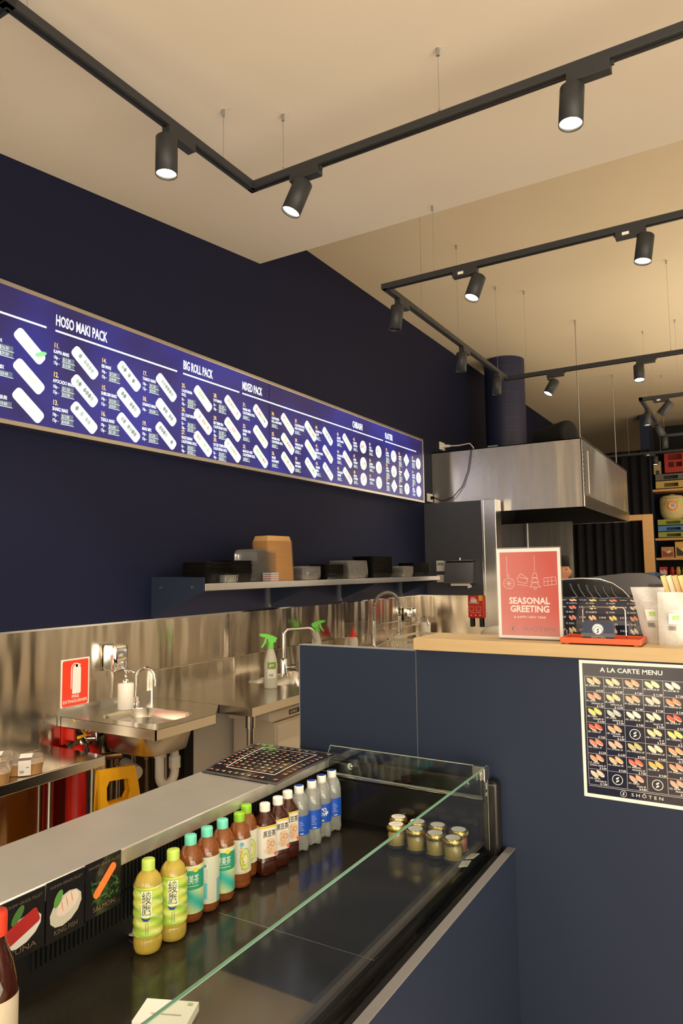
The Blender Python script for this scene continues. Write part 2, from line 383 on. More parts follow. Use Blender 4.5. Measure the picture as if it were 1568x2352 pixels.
cx = [1.749, 2.023, 2.276, 2.519, 2.791, 3.038, 3.298, 3.58, 3.848, 4.063, 4.335, 4.575, 4.827, 5.095, 5.338, 5.582]
txs = [1.571, 1.861, 2.113, 2.36, 2.628, 2.875, 3.129, 3.41, 3.661, 3.907, 4.189, 4.423, 4.67, 4.954, 5.189, 5.451]
items = [
 [('7.', 'ABURI|SALMON', '$16.50', '$29.50'), ('8.', 'NIGIRI MIX', '$20.00', ''), ('9.', 'SHAKE ABURI', '$19.00', '')],
 [('11.', 'KAPPA MAKI', '$11.50', '$15.00'), ('12.', 'AVOCADO MAKI', '$11.50', '$15.00'), ('13.', 'SHAKE MAKI', '$13.00', '$18.00')],
 [('14.', 'EBI MAKI', '$13.00', '$18.00'), ('15.', 'SHIROMI MAKI', '$13.50', '$18.50'), ('16.', 'TEKKA MAKI', '$16.00', '$21.50')],
 [('17.', 'TAMGO MAKI', '$11.50', '$15.00'), ('18.', 'UNANGI MAKI', '$16.00', ''), ('19.', 'MAKI MIX', '$12.00', '$16.50')],
 [('25.', 'CALIFORNIA|ROLL', '$10.50', '$19.50'), ('26.', 'DX CALIFORNIA|ROLL', '$11.50', '$21.50'), ('27.', 'VEGETARIAN|CALIFORNIA ROLL', '$10.50', '$19.50')],
 [('28.', 'FUTOMAKI', '$11.50', '$21.50'), ('29.', 'EBI TEMPURA|CALIFORNIA ROLL', '$11.00', '$20.50'), ('30.', 'DX EBI TEMPURA|CALIFORNIA ROLL', '$12.00', '$22.50')],
 [('31.', 'NIGIRI AND|CALIFORNIA ROLL', '$20.00', ''), ('32.', 'NIGIRI AND|MAKI', '$16.50', ''), ('33.', 'MAKI DX AND|CALIFORNIA ROLL', '$18.50', '')],
 [('34.', 'CALIFORNIA|ROLL AND MAKI', '$15.00', ''), ('35.', 'SASHIMI AND|CALIFORNIA ROLL', '$20.00', ''), ('36.', 'NIGIRI|HOSOMAKI', '$16.00', '')],
 [('37.', 'CALIFORNIA ROLL|AND HOSOMAKI', '$13.00', ''), ('38.', 'TAMAGO AND|HOSOMAKI', '$12.00', ''), ('39.', 'TAMAGO|AND MAKI', '$14.00', '')],
 [('40.', 'SASHIMI A LA|CARTE', '$20.00', ''), ('41.', 'SUSHI|SASHIMI SMALL', '$23.00', ''), ('42.', 'SASHIMI|SMALL', '$18.00', '')],
 [('43.', 'SASHIMI|DELUXE SMALL', '$28.00', ''), ('44.', 'SALMON BELLY|SASHIMI', '$25.00', ''), ('45.', 'TUNA BELLY|SASHIMI', '$30.00', '')],
 [('46.', 'SALMON|CHIRASHI', '$18.50', ''), ('47.', 'MIXED|CHIRASHI', '$20.00', ''), ('48.', 'SPECIAL|CHIRASHI', '$25.00', '')],
 [('49.', 'TUNA|CHIRASHI', '$22.50', ''), ('50.', 'SALMON|DON DELUXE', '$24.00', ''), ('51.', 'UNAGI DON', '$25.00', '')],
 [('52.', 'SASHIMI|PLATTER', '$60.00', '$80.00'), ('53.', 'NIGIRI|PLATTER', '$55.00', '$75.00'), ('54.', 'SALMON', '$45.00', '$65.00')],
 [('55.', 'SASHIMI|DELUXE', '$90.00', '$99.00'), ('56.', 'PREMIUM|NIGIRI', '$70.00', '$85.00'), ('57.', 'MAKI MIX', '$40.00', '$60.00')],
 [('58.', 'SUSHI MIX', '$50.00', '$70.00'), ('59.', 'SHOTEN|PLATTER', '$80.00', '$95.00'), ('60.', 'LARGE|PLATTER', '$90.00', '')]]
rnd = random.Random(3)
def tray_pic(mb, f, x, y, s, k, white, round_=False, sq=False):
    ro = -.672
    if round_:
        mb.ell(f, x, y, .052*s, .052*s, 0, white, .001, 18)
        for i in range(9):
            t = rnd.uniform(0, 6.3); q = rnd.uniform(0, .034)*s
            mb.ell(f, x+q*math.cos(t), y+q*math.sin(t), .012*s, .007*s, rnd.uniform(0, 3), rnd.choice(k), .0015+i*.0001, 8)
    elif sq:
        mb.rrect(f, x, y, .085*s, .085*s, .78, white, .001, .12)
        for i in range(10):
            mb.ell(f, x+rnd.uniform(-.025, .025)*s, y+rnd.uniform(-.025, .025)*s, .013*s, .006*s, rnd.uniform(-.8, 0), rnd.choice(k), .0015+i*.0001, 8)
    else:
        mb.rrect(f, x, y, .158*s, .056*s, ro, white, .001, .3)
        mb.rrect(f, x-.0015, y-.0015, .140*s, .040*s, ro, tuple(c*.93 for c in white), .0012, .3)
        for i in range(7):
            u = (-.05+.0165*i)*s
            mb.ell(f, x+u*math.cos(ro), y+u*math.sin(ro)+.004*s, .0085*s, .0125*s, ro, rnd.choice(k), .0016+i*.0001, 8)
pale = [(1.15, 1.1, .95), (1.2, 1.15, .85), (1.0, 1.05, .8), (.85, .95, .7)]
dark = [(.35, .38, .35), (.25, .3, .25), (.9, .95, .9), (.5, .6, .5)]
cal = [(1.1, .8, .5), (.9, .95, .6), (.6, .7, .4), (1.2, 1.1, .9), (1.1, .5, .35)]
mix = [(1.2, .45, .3), (1.2, .9, .3), (.5, .8, .3), (.4, .42, .4), (1.1, .7, .6)]
bowl = [(1.1, .35, .3), (1.2, .8, .3), (.9, .3, .25), (1.2, .6, .45), (.5, .7, .3)]
for ci in range(16):
    for ri in range(3):
        num, nm, p1, p2 = items[ci][ri]; X = txs[ci]; zc = rows[ri]
        k = pale if ci == 0 else dark if ci < 4 else cal if ci < 6 else mix if ci < 11 else bowl
        rd = ci in (11, 12) or (ci in (13, 15) and not (ci == 13 and ri == 2)) or (ci == 14 and ri == 2)
        sq = (ci == 14 and ri < 2) or (ci == 13 and ri == 2)
        tray_pic(ar, LF, cx[ci], zc, 1.0 if ci < 9 else .93, k, (1.6, 1.62, 1.6), rd, sq)
        if ci == 0 and ri == 0: ar.ell(LF, cx[0]+.05, zc-.02, .03, .01, .4, (.3, .9, .3), .003)
        tx.text(LF, num, X, zc+.028, .021, OR, bold=.02, off=.001, sx=.75)
        ln = nm.split('|'); h = .0155
        zt = zc+.004
        for l in ln:
            tx.text(LF, l, X, zt, h, WT, bold=.012, off=.001, sx=.62); zt -= .021
        for q, pr_ in enumerate((p1, p2)):
            if not pr_: continue
            z_ = zt-.003-q*.024
            lab = ('10p' if q == 0 else '15p') if ci < 4 else ('5p' if q == 0 else '10p') if ci < 6 else ''
            xo = X
            if lab:
                tx.text(LF, lab+' -', X, z_, .0145, WT, bold=.01, off=.001, sx=.7); xo = X+.042
            ar.rect(LF, xo, z_-.004, xo+.062, z_+.018, (.12, .16, .2), .001)
            tx.text(LF, pr_, xo+.004, z_, .0135, (1.1, 1.15, 1.1), off=.0016, sx=.72)
            tx.rect(LF, xo, z_-.0055, xo+.066, z_-.004, WT, .0016)
tx.build('lettering', 'lightprint', lb); ar.build('food_pictures', 'lightprint', lb)
print('LB done')

# ---------------------------------------------------------------- lighting tracks
TZ = 3.04
def track(name, label, segs, wires, loc):
    t = thing(name, label, 'lighting track', loc)
    for a, b_ in segs:
        a, b_ = V(a), V(b_); d = (b_-a).normalized(); sd = V((0, 0, 1)).cross(d)
        m = MB(); m.obox((a+b_)/2, d, sd, (0, 0, 1), (b_-a).length+.034, .034, .03)
        m.obox((a+b_)/2-V((0, 0, .017)), d, sd, (0, 0, 1), (b_-a).length, .006, .006, mi=1)
        m.build('rail', ['blackmetal', 'blackplastic'], t, bevel=.002)
    for x, y in wires:
        zc_ = cz(y) if y < 3.393 else 3.735
        MB().cyl((x, y, TZ+.012), (x, y, TZ+.024), .004, n=8).build('wire_stud', 'zinc', t)
        w = MB().cyl((x, y, TZ+.015), (x, y, zc_-.012), .0011, n=6).build('suspension_wire', 'zinc', t)
        MB().cyl((x, y, zc_-.028), (x, y, zc_), .006, n=10).tube([(x, y, zc_-.02), (x+.012, y+.005, zc_-.006), (x+.03, y+.01, zc_-.003)], .0007, n=5).build('wire_gripper', 'zinc', w)
    return t
track('lighting_track', 'nearest black ceiling track, turning a corner above the display case', [((-1.65, 1.06, TZ), (-1.65, 2.13, TZ)), ((-1.65, 2.13, TZ), (1.6, 2.125, TZ)), ((-2.3, 1.06, TZ), (-1.65, 1.06, TZ))],
      [(-1.65, 1.951), (-1.488, 2.115), (-.837, 2.11), (.4, 2.11), (-1.65, 1.12)], (-1.65, 2.13, TZ))
track('lighting_track', 'black U-shaped ceiling track beyond the ceiling step', [((-1.65, 3.30, TZ), (1.6, 3.295, TZ)), ((-1.65, 3.30, TZ), (-1.65, 5.47, TZ)), ((-1.65, 5.47, TZ), (1.6, 5.47, TZ))],
      [(-1.363, 3.30), (-1.654, 3.8), (-1.654, 4.414), (-1.651, 5.25), (-1.482, 5.46), (-.433, 5.46), (.2, 3.30)], (-1.65, 3.30, TZ))
track('lighting_track', 'small far black ceiling track with a sloping side rail near the shelves', [((-.815, 6.85, TZ), (1.6, 6.85, TZ)), ((-.815, 6.85, TZ), (-.815, 8.95, TZ)), ((-.815, 8.95, TZ), (1.6, 8.95, TZ))],
      [(-.791, 7.022), (-.815, 7.9), (-.815, 8.8), (-.5, 6.85)], (-.815, 6.85, TZ))
TZb = 2.98
t = track('lighting_track', 'farthest black ceiling track crossing in front of the back wall', [((-1.9, 10.2, TZ), (1.2, 10.2, TZ))], [(-1.4, 10.2), (-1.0, 10.2)], (-1.9, 10.2, TZ))

LAMPN = 0
def spot(label, mount, bdir, top, bot, lit=1, power=18, blen=.13, cone=70, stick=0, boxoff=0):
    """driver box below rail, stem, tilted cylinder housing, lens"""
    global LAMPN; LAMPN += 1
    mx_, my = mount; bd = V((*bdir, 0)).normalized(); top = V(top); bot = V(bot)
    t = thing('track_spotlight', label, 'spotlight', (mx_, my, TZ-.015), 'black track spotlights')
    sd = V((0, 0, 1)).cross(bd)
    c = V((mx_, my, TZ-.03))+bd*blen/2*.85
    m = MB().obox(c-V((0, 0, .0)), bd, sd, (0, 0, 1), blen, .036, .034); m.obox(c+bd*blen*.5+V((0, 0, .008)), bd, sd, (0, 0, 1), .018, .012, .014)
    db = m.build('driver_box', 'blackmetal', t, bevel=.002)
    if stick: MB().obox(c-V((0, 0, 0))+bd*.02*1-sd*0, bd, sd, (0, 0, 1), .03, .0368, .014).build('sticker', 'white', db)
    ax = (bot-top).normalized(); Ln = (bot-top).length
    MB().cyl((mx_, my, TZ-.04), (mx_, my, TZ-.062), .009, n=12).cyl((mx_, my, TZ-.06), top+ax*.012, .007, n=10).build('swivel_stem', 'blackmetal', t)
    r = .037; n = 32; q = ax.orthogonal().normalized(); q2 = ax.cross(q)
    m = MB(); vs = []
    prof = [(.0, .0), (r-.004, 0), (r, .004), (r, Ln), (r-.0025, Ln), (r-.003, Ln-.012)]
    for rr, h in prof[1:]:
        for i in range(n):
            a = 2*PI*i/n; vs.append(top+ax*h+(q*math.cos(a)+q2*math.sin(a))*rr)
    m.add(vs, [(i*n+k, i*n+(k+1) % n, (i+1)*n+(k+1) % n, (i+1)*n+k) for i in range(4) for k in range(n)], smooth=True)
    m.add(vs, [tuple(range(n-1, -1, -1))])
    ho = m.build('housing', 'blackmetal', t)
    m = MB(); m.add([top+ax*(Ln-.010)+(q*math.cos(2*PI*i/n)+q2*math.sin(2*PI*i/n))*(r-.003) for i in range(n)], [tuple(range(n))])
    m.build('lens', 'lens' if lit == 1 else 'lensdim' if lit == .5 else 'lensoff', t)
    if lit:
        l = bpy.data.lights.new('spot_beam', 'SPOT'); l.energy = power*(1 if lit == 1 else .8); l.color = (1, .88, .68); l.spot_size = R(cone); l.spot_blend = .6; l.shadow_soft_size = .03
        o = bpy.data.objects.new('spot_beam', l); COL.objects.link(o); o.parent = t; o.location = bot+ax*.004-t.location
        o.rotation_euler = ax.to_track_quat('-Z', 'Y').to_euler()
PW = 42
spot('lit spotlight hanging straight down on the side rail nearest the camera', (-1.65, 1.66), (0, 1), (-1.65, 1.655, 2.985), (-1.65, 1.655, 2.852), power=PW)
spot('lit spotlight tilted left, just right of the nearest track corner', (-1.45, 2.13), (1, 0), (-1.405, 2.13, 2.985), (-1.445, 2.10, 2.862), power=PW)
spot('large lit spotlight at the upper right on the nearest track', (-.41, 2.13), (1, 0), (-.405, 2.13, 2.985), (-.412, 2.12, 2.86), power=PW)
spot('bright lit spotlight with a stickered driver near the U-track corner', (-1.135, 3.30), (-1, 0), (-1.12, 3.30, 2.975), (-1.15, 3.265, 2.857), stick=1, power=PW)
spot('lit spotlight with a stickered driver near the right edge, under the ceiling step', (-.345, 3.30), (-1, 0), (-.338, 3.30, 2.985), (-.355, 3.285, 2.86), stick=1, power=PW)
spot('unlit dark spotlight close to the corner of the U-track', (-1.65, 3.46), (0, 1), (-1.655, 3.46, 2.985), (-1.67, 3.45, 2.85), lit=0)
spot('unlit spotlight halfway along the side rail of the U-track', (-1.65, 4.46), (0, 1), (-1.652, 4.46, 2.985), (-1.665, 4.47, 2.855), lit=0)
spot('unlit spotlight hanging in front of the round navy duct', (-1.65, 5.22), (0, 1), (-1.652, 5.22, 2.985), (-1.66, 5.23, 2.855), lit=0)
spot('lit spotlight tilted left, right of the round navy duct', (-1.315, 5.47), (1, 0), (-1.265, 5.47, 2.965), (-1.315, 5.43, 2.855), power=PW)
spot('lit spotlight on the middle track above the hood corner', (-.66, 5.47), (1, 0), (-.655, 5.47, 2.985), (-.65, 5.44, 2.865), power=PW)
spot('spotlight tilted steeply left beside the far track corner', (-.59, 6.85), (-1, 0), (-.565, 6.85, 2.985), (-.66, 6.86, 2.88), lit=.5, stick=1, power=PW)
spot('upright spotlight nearest the corner on the far side rail', (-.815, 7.25), (0, 1), (-.815, 7.25, 2.985), (-.815, 7.25, 2.865), lit=.5, power=PW)
spot('spotlight tilted right in the middle of the far side rail', (-.815, 7.95), (0, 1), (-.80, 7.95, 2.985), (-.755, 7.98, 2.88), lit=.5, power=PW)
spot('last spotlight at the far end of the far side rail', (-.815, 8.75), (0, 1), (-.81, 8.75, 2.985), (-.81, 8.76, 2.86), lit=0)
spot('farthest spotlight in front of the shelf with the red crate', (-1.08, 10.2), (-1, 0), (-1.07, 10.2, 2.985), (-1.07, 10.19, 2.87), lit=.5, stick=1, power=PW)
print('tracks done')

# ---------------------------------------------------------------- high counter, panels and wood top
CF = 2.14
hc = thing('high_counter', 'tall slate-grey service counter panels under the oak top', 'counter', (-.6, CF, 0))
MB().box(-1.447, -.985, CF, CF+.032, 0, 1.231).build('front_panel', 'laminate', hc)
MB().box(-.982, 1.7, CF, CF+.16, 0, 1.2385).build('front_panel', 'laminate', hc)
MB().box(-1.44, -.99, CF+.0325, CF+.036, 0, 1.22).build('reflection_lining', 'hallwall', hc)  # unseen lining added so the steel wall reflects warm brown
MB().box(-1.447, -.985, CF-.001, CF+.033, 1.231, 1.2335).box(-1.4495, -1.447, CF-.001, CF+.033, 0, 1.2335).build('edge_strip', 'laminate_edge', hc)
MB().box(-.985, -.982, CF+.002, CF+.03, 0, 1.2385).build('edge_strip', 'laminate_edge', hc)
o = MB().box(-.972, 1.7, 2.098, 2.305, 1.2395, 1.278).build('oak_countertop', 'wood', None, origin=(-.972, 2.2, 1.24), bevel=.002)
tag(o, 'long pale oak countertop on the slate-grey high counter', 'countertop')
CT = 1.278

# ---------------------------------------------------------------- refrigerated display case
DZ = .65
dc = thing('display_case', 'long black refrigerated display case with glass front in the foreground', 'display case', (-1.0, 1.2, 0))
ys, ye = -.35, 2.10
dk = MB().box(-1.32, -.755, ys, ye, DZ-.03, DZ)
dk.build('deck', 'deck', dc)
MB().box(-.985, -.740, 1.405, 1.4065, DZ, DZ+.0004).box(-1.20, -.985, 1.405, 1.4065, DZ, DZ+.0003).build('deck_joint', 'zinc', dc)
b = MB()
b.box(-1.56, -1.31, ys, ye, 0, .845)
b.box(-.755, -.690, ys, ye, 0, .635); b.box(-1.32, -.755, ys, ye, 0, .61)
b.build('body', 'blackplastic', dc)
g = MB()                                              # back louver grille
g.box(-1.312, -1.308, ys, ye-.02, DZ, .845)
y = .95
while y < ye-.06:
    for k in range(2): g.box(-1.309, -1.300, y, y+.0045, .700+.072*k, .700+.072*k+.064)
    y += .0115
g.build('grille', 'louver', dc)
st = MB().box(-1.565, -1.298, ys, ye-.005, .845, .863).box(-1.298, -1.294, ys, ye-.005, .828, .863)
st.build('service_shelf', 'shelfsteel', dc, bevel=.003)
e = MB().loft([(0, .6, .03, .004), (.0, .62, .04, .008)], (0, -9, 0))
e = MB().box(-1.30, -.700, 2.085, 2.133, .60, .860)
e.build('end_panel', 'blackgloss', dc, bevel=.014, seg=4)
MB().box(-1.29, -.735, 2.074, 2.086, .665, .80).build('end_recess', 'blackgloss', dc, bevel=.005)
MB().box(-1.28, -.74, 2.066, 2.076, .806, .818).build('glass_rail', 'steel', dc, bevel=.003)
for x in (-1.2, -.79): MB().cyl((x, 2.086, .846), (x, 2.070, .846), .011, n=16).cyl((x, 2.07, .846), (x, 2.066, .846), .006, n=10).build('bolt', 'chrome', dc)
fp = MB().box(-.6895, -.668, ys, 2.139, 0, .655)
fp.build('front_cladding', 'laminate', dc)
MB().box(-.691, -.667, ys, 2.139, .655, .6575).build('cladding_edge', 'laminate_edge', dc)
MB().box(-.752, -.738, ys, 2.085, .64, .662).box(-.716, -.692, ys, 2.085, .62, .648).build('rail', 'blackgloss', dc, bevel=.003)
# glass
gp = MB().box(-.731, -.725, .35, 2.082, .645, .9045).build('front_glass', 'glass', dc)
MB().box(-.7313, -.7247, .35, 2.082, .9045, .9062).build('glass_edge', 'glassedge', gp)
MB().box(-.7290, -.7270, 2.0812, 2.0822, .66, .9045).build('glass_edge', 'paleedge', gp)
eg = MB().prism([(-1.305, 2.060, .822), (-.737, 2.060, .812), (-.737, 2.060, .906), (-1.272, 2.060, .908)], (0, .005, 0)).build('end_glass', 'glass', dc)
ed = MB(); ed.tube([(-1.272, 2.0625, .909), (-.737, 2.0625, .907)], .0016, 6).tube([(-1.305, 2.0625, .822), (-1.272, 2.0625, .909)], .0014, 6).tube([(-1.305, 2.0625, .822), (-.737, 2.0625, .812)], .0016, 6)
ed.build('glass_edge', 'paleedge', eg)
MB().box(-.762, -.722, 2.046, 2.058, .872, .910).box(-.722, -.718, 2.03, 2.075, .872, .910).cyl((-.742, 2.046, .888), (-.742, 2.036, .888), .006, n=12).build('glass_clamp', 'steel', dc, bevel=.001)
LFc = flat((-.724, 1.98, .76), (0, 1, 0), (0, 0, 1))
mk = MB(); mk.text(LFc, 'CE', .066, .066, .009, (.8, .8, .8), off=.001); mk.rect(LFc, .072, .084, .078, .104, (.6, .6, .6), .001)
mk.build('glass_marking', 'print', gp)

def card(name, label, cat, pts, mats, group=None, th=(0, 0, .001), art=None):
    pass
# two shelf tickets in the case edge, big white card, paper at the back
for yy, a, lb_ in ((1.925, .1, 'small white price ticket on the case rail, nearer the camera of two'), (1.985, -.1, 'small white price ticket on the case rail, closest to the end panel')):
    m = MB().obox((-.747, yy, .672), (math.cos(a), math.sin(a), .25), (-math.sin(a), math.cos(a), 0), (-.25, 0, 1), .026, .042, .002, (.9, .88, .8))
    F_ = lambda x, y, off, yy=yy: V((-.747, yy, .6735))+V((x, y, x*.25+off))
    m.rect(F_, -.006, -.012, -.004, .012, (.3, .3, .3)); m.rect(F_, .002, -.008, .004, .010, (.4, .4, .4))
    tag(m.build('price_ticket', 'print', None, origin=(-.747, yy, .67)), lb_, 'price ticket')
m = MB().obox((-1.005, 1.025, .664), (1, .42, 0), (-.42, 1, 0), (0, 0, 1), .105, .07, .016, (.92, .91, .86))
F_ = flat((-1.005, 1.035, .6722), (1, .42, 0), (-.42, 1, 0))
m.rect(F_, -.03, -.02, .03, -.017, (.5, .48, .4)); m.rect(F_, .03, .012, .04, .02, (.45, .5, .3))
tag(m.build('white_card', 'printmatte', None, origin=(-1.005, 1.035, .65)), 'blank white card lying flat in the case at the bottom edge of the picture', 'card')
m = MB(); pl = [(-1.295+.075*math.cos(t), 1.265+.055*math.sin(t), .656+.012*math.cos(t)) for t in [2*PI*i/20 for i in range(20)]]
m.prism(pl, (0, 0, .003), (.62, .6, .52)); tag(m.build('paper_sheet', 'printmatte', None, origin=(-1.295, 1.265, .65)), 'pale round sheet of paper on the case deck behind the first green tea bottle', 'paper')

# photo cards hanging at the service shelf lip
def fishcard(y0, y1, zt, zb, label, kind, name_):
    f = flat((-1.289, (y0+y1)/2, (zt+zb)/2), (0, 1, 0), (0, 0, 1)); w = y1-y0; h = zt-zb
    m = MB().box(-1.2925, -1.289, y0, y1, zb, zt, (.012, .011, .012))
    m.text(f, 'SASHIMI GRADE FILLET', 0, h*.38, .006, (.16, .11, .08), 'c', fit=w*.86)
    if kind == 'tuna':
        m.ell(f, 0, -.008, .044, .026, .35, (.75, .74, .70)); m.rrect(f, -.002, 0, .078, .032, .35, (.45, .03, .03), .0012, .2); m.ell(f, -.012, .026, .02, .009, .9, (.08, .2, .05), .001)
    elif kind == 'king':
        m.ell(f, 0, -.004, .042, .030, .45, (.62, .58, .50)); m.ell(f, .004, .004, .03, .018, .45, (.8, .66, .56), .0012)
        for i in range(3): m.ell(f, -.010+.012*i, .004+.005*i, .0012, .012, .2, (.75, .3, .22), .0016)
        m.ell(f, -.020, .022, .018, .009, 1.1, (.12, .30, .07), .0017)
    else:
        for i in range(60): m.ell(f, random.uniform(-.035, .04), random.uniform(-.03, .02), .008, .002, random.uniform(0, 3), random.choice([(.03, .09, .02), (.05, .14, .03), (.02, .05, .02)]), .0007+i*.00001, 6)
        m.rrect(f, .002, .010, .080, .019, .78, (.95, .22, .05), .0016, .45)
    m.text(f, name_, 0, -h*.40, .010, (.20, .13, .09), 'c', fit=w*.62)
    tag(m.build('photo_card', 'printgloss', None, origin=(-1.289, (y0+y1)/2, zb)), label, 'card')
fishcard(.868, .968, .862, .745, 'black photo card with red tuna fillet hanging at the case shelf', 'tuna', 'TUNA')
fishcard(.972, 1.066, .864, .742, 'black photo card with pale king fish slices, between the other two cards', 'king', 'KING FISH')
fishcard(1.069, 1.168, .866, .748, 'black photo card with an orange salmon fillet on greens', 'salmon', 'SALMON')

# ---------------------------------------------------------------- logo and sushi menu art
def logo(m, f, x, y, r, col, off=.0012, bg=None):
    if bg: m.ell(f, x, y, r*.82, r*.82, 0, bg, off-.0002, 24)
    else: m.ring(f, x, y, r, r*.12, col, off, 24)
    c2 = col if not bg else (.02, .03, .08)
    for s_ in (1, -1):
        m.poly(f, [(x-s_*.28*r, y+s_*.02*r), (x-s_*.25*r, y+s_*.28*r), (x+s_*.28*r, y+s_*.58*r), (x+s_*.28*r, y+s_*.30*r), (x, y+s_*.06*r)], c2, off+.0003)
sushi = [(.75, .22, .12), (.85, .45, .25), (.8, .6, .3), (.75, .28, .22), (.82, .72, .55), (.7, .12, .08), (.8, .5, .35), (.75, .55, .12), (.6, .55, .42)]
def piece(m, f, x, y, s, rnd, off=.0012, rot=-.6, k=None):
    c = k or rnd.choice(sushi)
    for i in range(2):
        dx, dy = (i-.5)*s*.55, (i-.5)*s*.10
        m.ell(f, x+dx, y+dy-.10*s, .40*s, .17*s, rot, (.75, .7, .6), off+i*.0004, 10)
        m.ell(f, x+dx, y+dy, .44*s, .17*s, rot, c, off+.0002+i*.0004, 10)
        m.ell(f, x+dx-.05*s, y+dy+.04*s, .25*s, .04*s, rot, tuple(min(1, v*1.5+.08) for v in c), off+.0003+i*.0004, 8)

# A LA CARTE poster on the counter front
pw, ph = .290, .388; PX, PZ = -.458, .842
ps = MB().box(PX, PX+pw, CF-.0022, CF-.0002, PZ, PZ+ph, (.80, .77, .72))
F_ = flat((PX, CF-.0024, PZ), (1, 0, 0), (0, 0, 1))
nb = (.008, .010, .028); ps.rect(F_, .009, .010, pw-.009, ph-.009, nb, .0002)
ps.text(F_, 'A LA CARTE MENU', pw/2-.004, ph-.031, .0125, (.85, .84, .8), 'c', off=.0006, bold=.015, fit=.165)
names = ['90. AKAGAI 2P', '91. TSUBUGAI 2P', '92. AMAEBI 2P', '93. HOTATE 2P', '94. AKA EBI 2P', '95. ABURI|SALMON 2P', '96. ABURI|HOTATE 2P', '97. SALMON 2P', '98. SHIROMI 2P', '99. MASAGO 2P',
 '100. TAKO|WASABI 2P', '101. SHIME|IWASHI 2P', '102. SAYORI 2P', '103. IKA|FILLET 2P', '104. IKURA 1P', '106. TUNA 2P', '107. COOKED|PRAWN 2P', '', '108. TAMAGO|M 1P', '109. TAMAGO|L 1P',
 '110. TORO 1P', '111. OTORO 1P', '112. WAGEZO 2P', '113. ENGAWA 2P', '114. ZUWAI|GANI 1P', '115. ABURI|ZUWAI GANI 1P', '116. ANAGO 2P', '117. MARINO|MAGURO 2P', '118. UNI 1P', '119. WAGYU 2P', '120. ABURI|SHIROMI 2P', '', '121. ABURI|TUNA 2P', '', '122. ABURI|PRAWN 2P']
prs = ['$ 8.50', '$ 7.00', '$ 7.50', '$ 11.00', '$ 7.50', '$ 7.00', '$ 12.00', '$ 7.00', '$ 7.50', '$ 7.00', '$ 6.00', '$ 7.00', '$ 7.00', '$ 9.00', '$ 9.00', '$ 7.00', '$ 6.00', '', '$ 3.00', '$ 3.50', '$ 5.50', '$ 6.50', '$ 5.00', '$ 9.00', '$ 7.00', '$ 9.00', '$ 9.00', '$ 7.00', '$ 9.00', '$ 9.00', '$ 7.00', '', '$ 8.00', '', '$ 8.00']
gw = (pw-.030)/5; gh = (ph-.082)/7; gx0, gy0 = .015, .036
ic = [(.8, .4, .22), (.75, .52, .28), (.85, .3, .15), (.85, .68, .35), (.7, .68, .6), (.75, .25, .15), (.75, .55, .25), (.85, .32, .18), (.85, .5, .4), (.75, .2, .08), (.75, .65, .12), (.45, .48, .45), (.75, .72, .6), (.85, .65, .5), (.65, .08, .05), (.7, .1, .05), (.85, .35, .2), None, (.8, .62, .3), (.85, .65, .15), (.75, .2, .12), (.85, .4, .3), (.5, .42, .18), (.75, .6, .45), (.8, .3, .15), (.75, .28, .15), (.75, .4, .2), (.75, .12, .08), (.85, .4, .08), (.8, .25, .18), (.75, .5, .4), None, (.75, .3, .2), None, (.8, .3, .22)]
rn = random.Random(5)
for r_ in range(7):
    for c_ in range(5):
        i = r_*5+c_; x = gx0+c_*gw; yb = gy0+(6-r_)*gh
        if names[i]:
            piece(ps, F_, x+gw*.47, yb+gh*.74, gw*.58, rn, .0006, k=ic[i])
            l = names[i].split('|')
            ps.text(F_, l[0], x+.002, yb+gh*.36, .0042, (.8, .8, .78), off=.001, bold=.01)
            if len(l) > 1: ps.text(F_, l[1], x+gw*.92, yb+gh*.21, .0042, (.8, .8, .78), 'r', off=.001, bold=.01)
            ps.text(F_, prs[i], x+gw*.95, yb+.002, .0052, (.85, .85, .82), 'r', off=.001, bold=.01)
        else: logo(ps, F_, x+gw/2, yb+gh/2, gh*.33, (.75, .75, .72), .0006)
gc = (.45, .46, .5)
for c_ in range(6): ps.rect(F_, gx0+c_*gw-.0005, gy0, gx0+c_*gw+.0005, gy0+7*gh, gc, .0005)
for r_ in range(8): ps.rect(F_, gx0, gy0+r_*gh-.0005, gx0+5*gw, gy0+r_*gh+.0005, gc, .0005)
ps.rect(F_, gx0, .0315, gx0+5*gw, .0325, (.6, .6, .62), .0005)
logo(ps, F_, pw*.37, .0215, .0085, (.75, .75, .72), .0006); ps.text(F_, 'S H Ō T E N', pw*.44, .018, .0085, (.75, .75, .72), off=.0006, fit=.082)
tag(ps.build('a_la_carte_poster', 'printgloss', None, origin=(PX+pw/2, CF, PZ)), 'white-bordered A LA CARTE MENU poster taped to the counter front', 'poster')

# laminated picture menu lying on the service shelf
mc = [V((-1.555, 1.735, .866)), V((-1.262, 1.735, .8665)), V((-1.240, 2.075, .880)), V((-1.60, 2.075, .880))]
def LM(x, y, off):
    a = mc[0].lerp(mc[1], y); b_ = mc[3].lerp(mc[2], y); p = a.lerp(b_, x)
    return p+V((0, 0, off+.006*math.sin(x*PI)))
lm = MB()
for k in range(6):
    for q in range(2):
        lm.poly(LM, [(k/6, q/2), ((k+1)/6, q/2), ((k+1)/6, (q+1)/2), (k/6, (q+1)/2)], (.10, .095, .10), 0)
        lm.poly(LM, [(k/6, q/2), (k/6, (q+1)/2), ((k+1)/6, (q+1)/2), ((k+1)/6, q/2)], (.10, .095, .10), -.0015)
        lm.poly(LM, [(.04+k*.92/6, .03+q*.47), (.04+(k+1)*.92/6, .03+q*.47), (.04+(k+1)*.92/6, .5+q*.47), (.04+k*.92/6, .5+q*.47)], (.018, .014, .016), .0006)
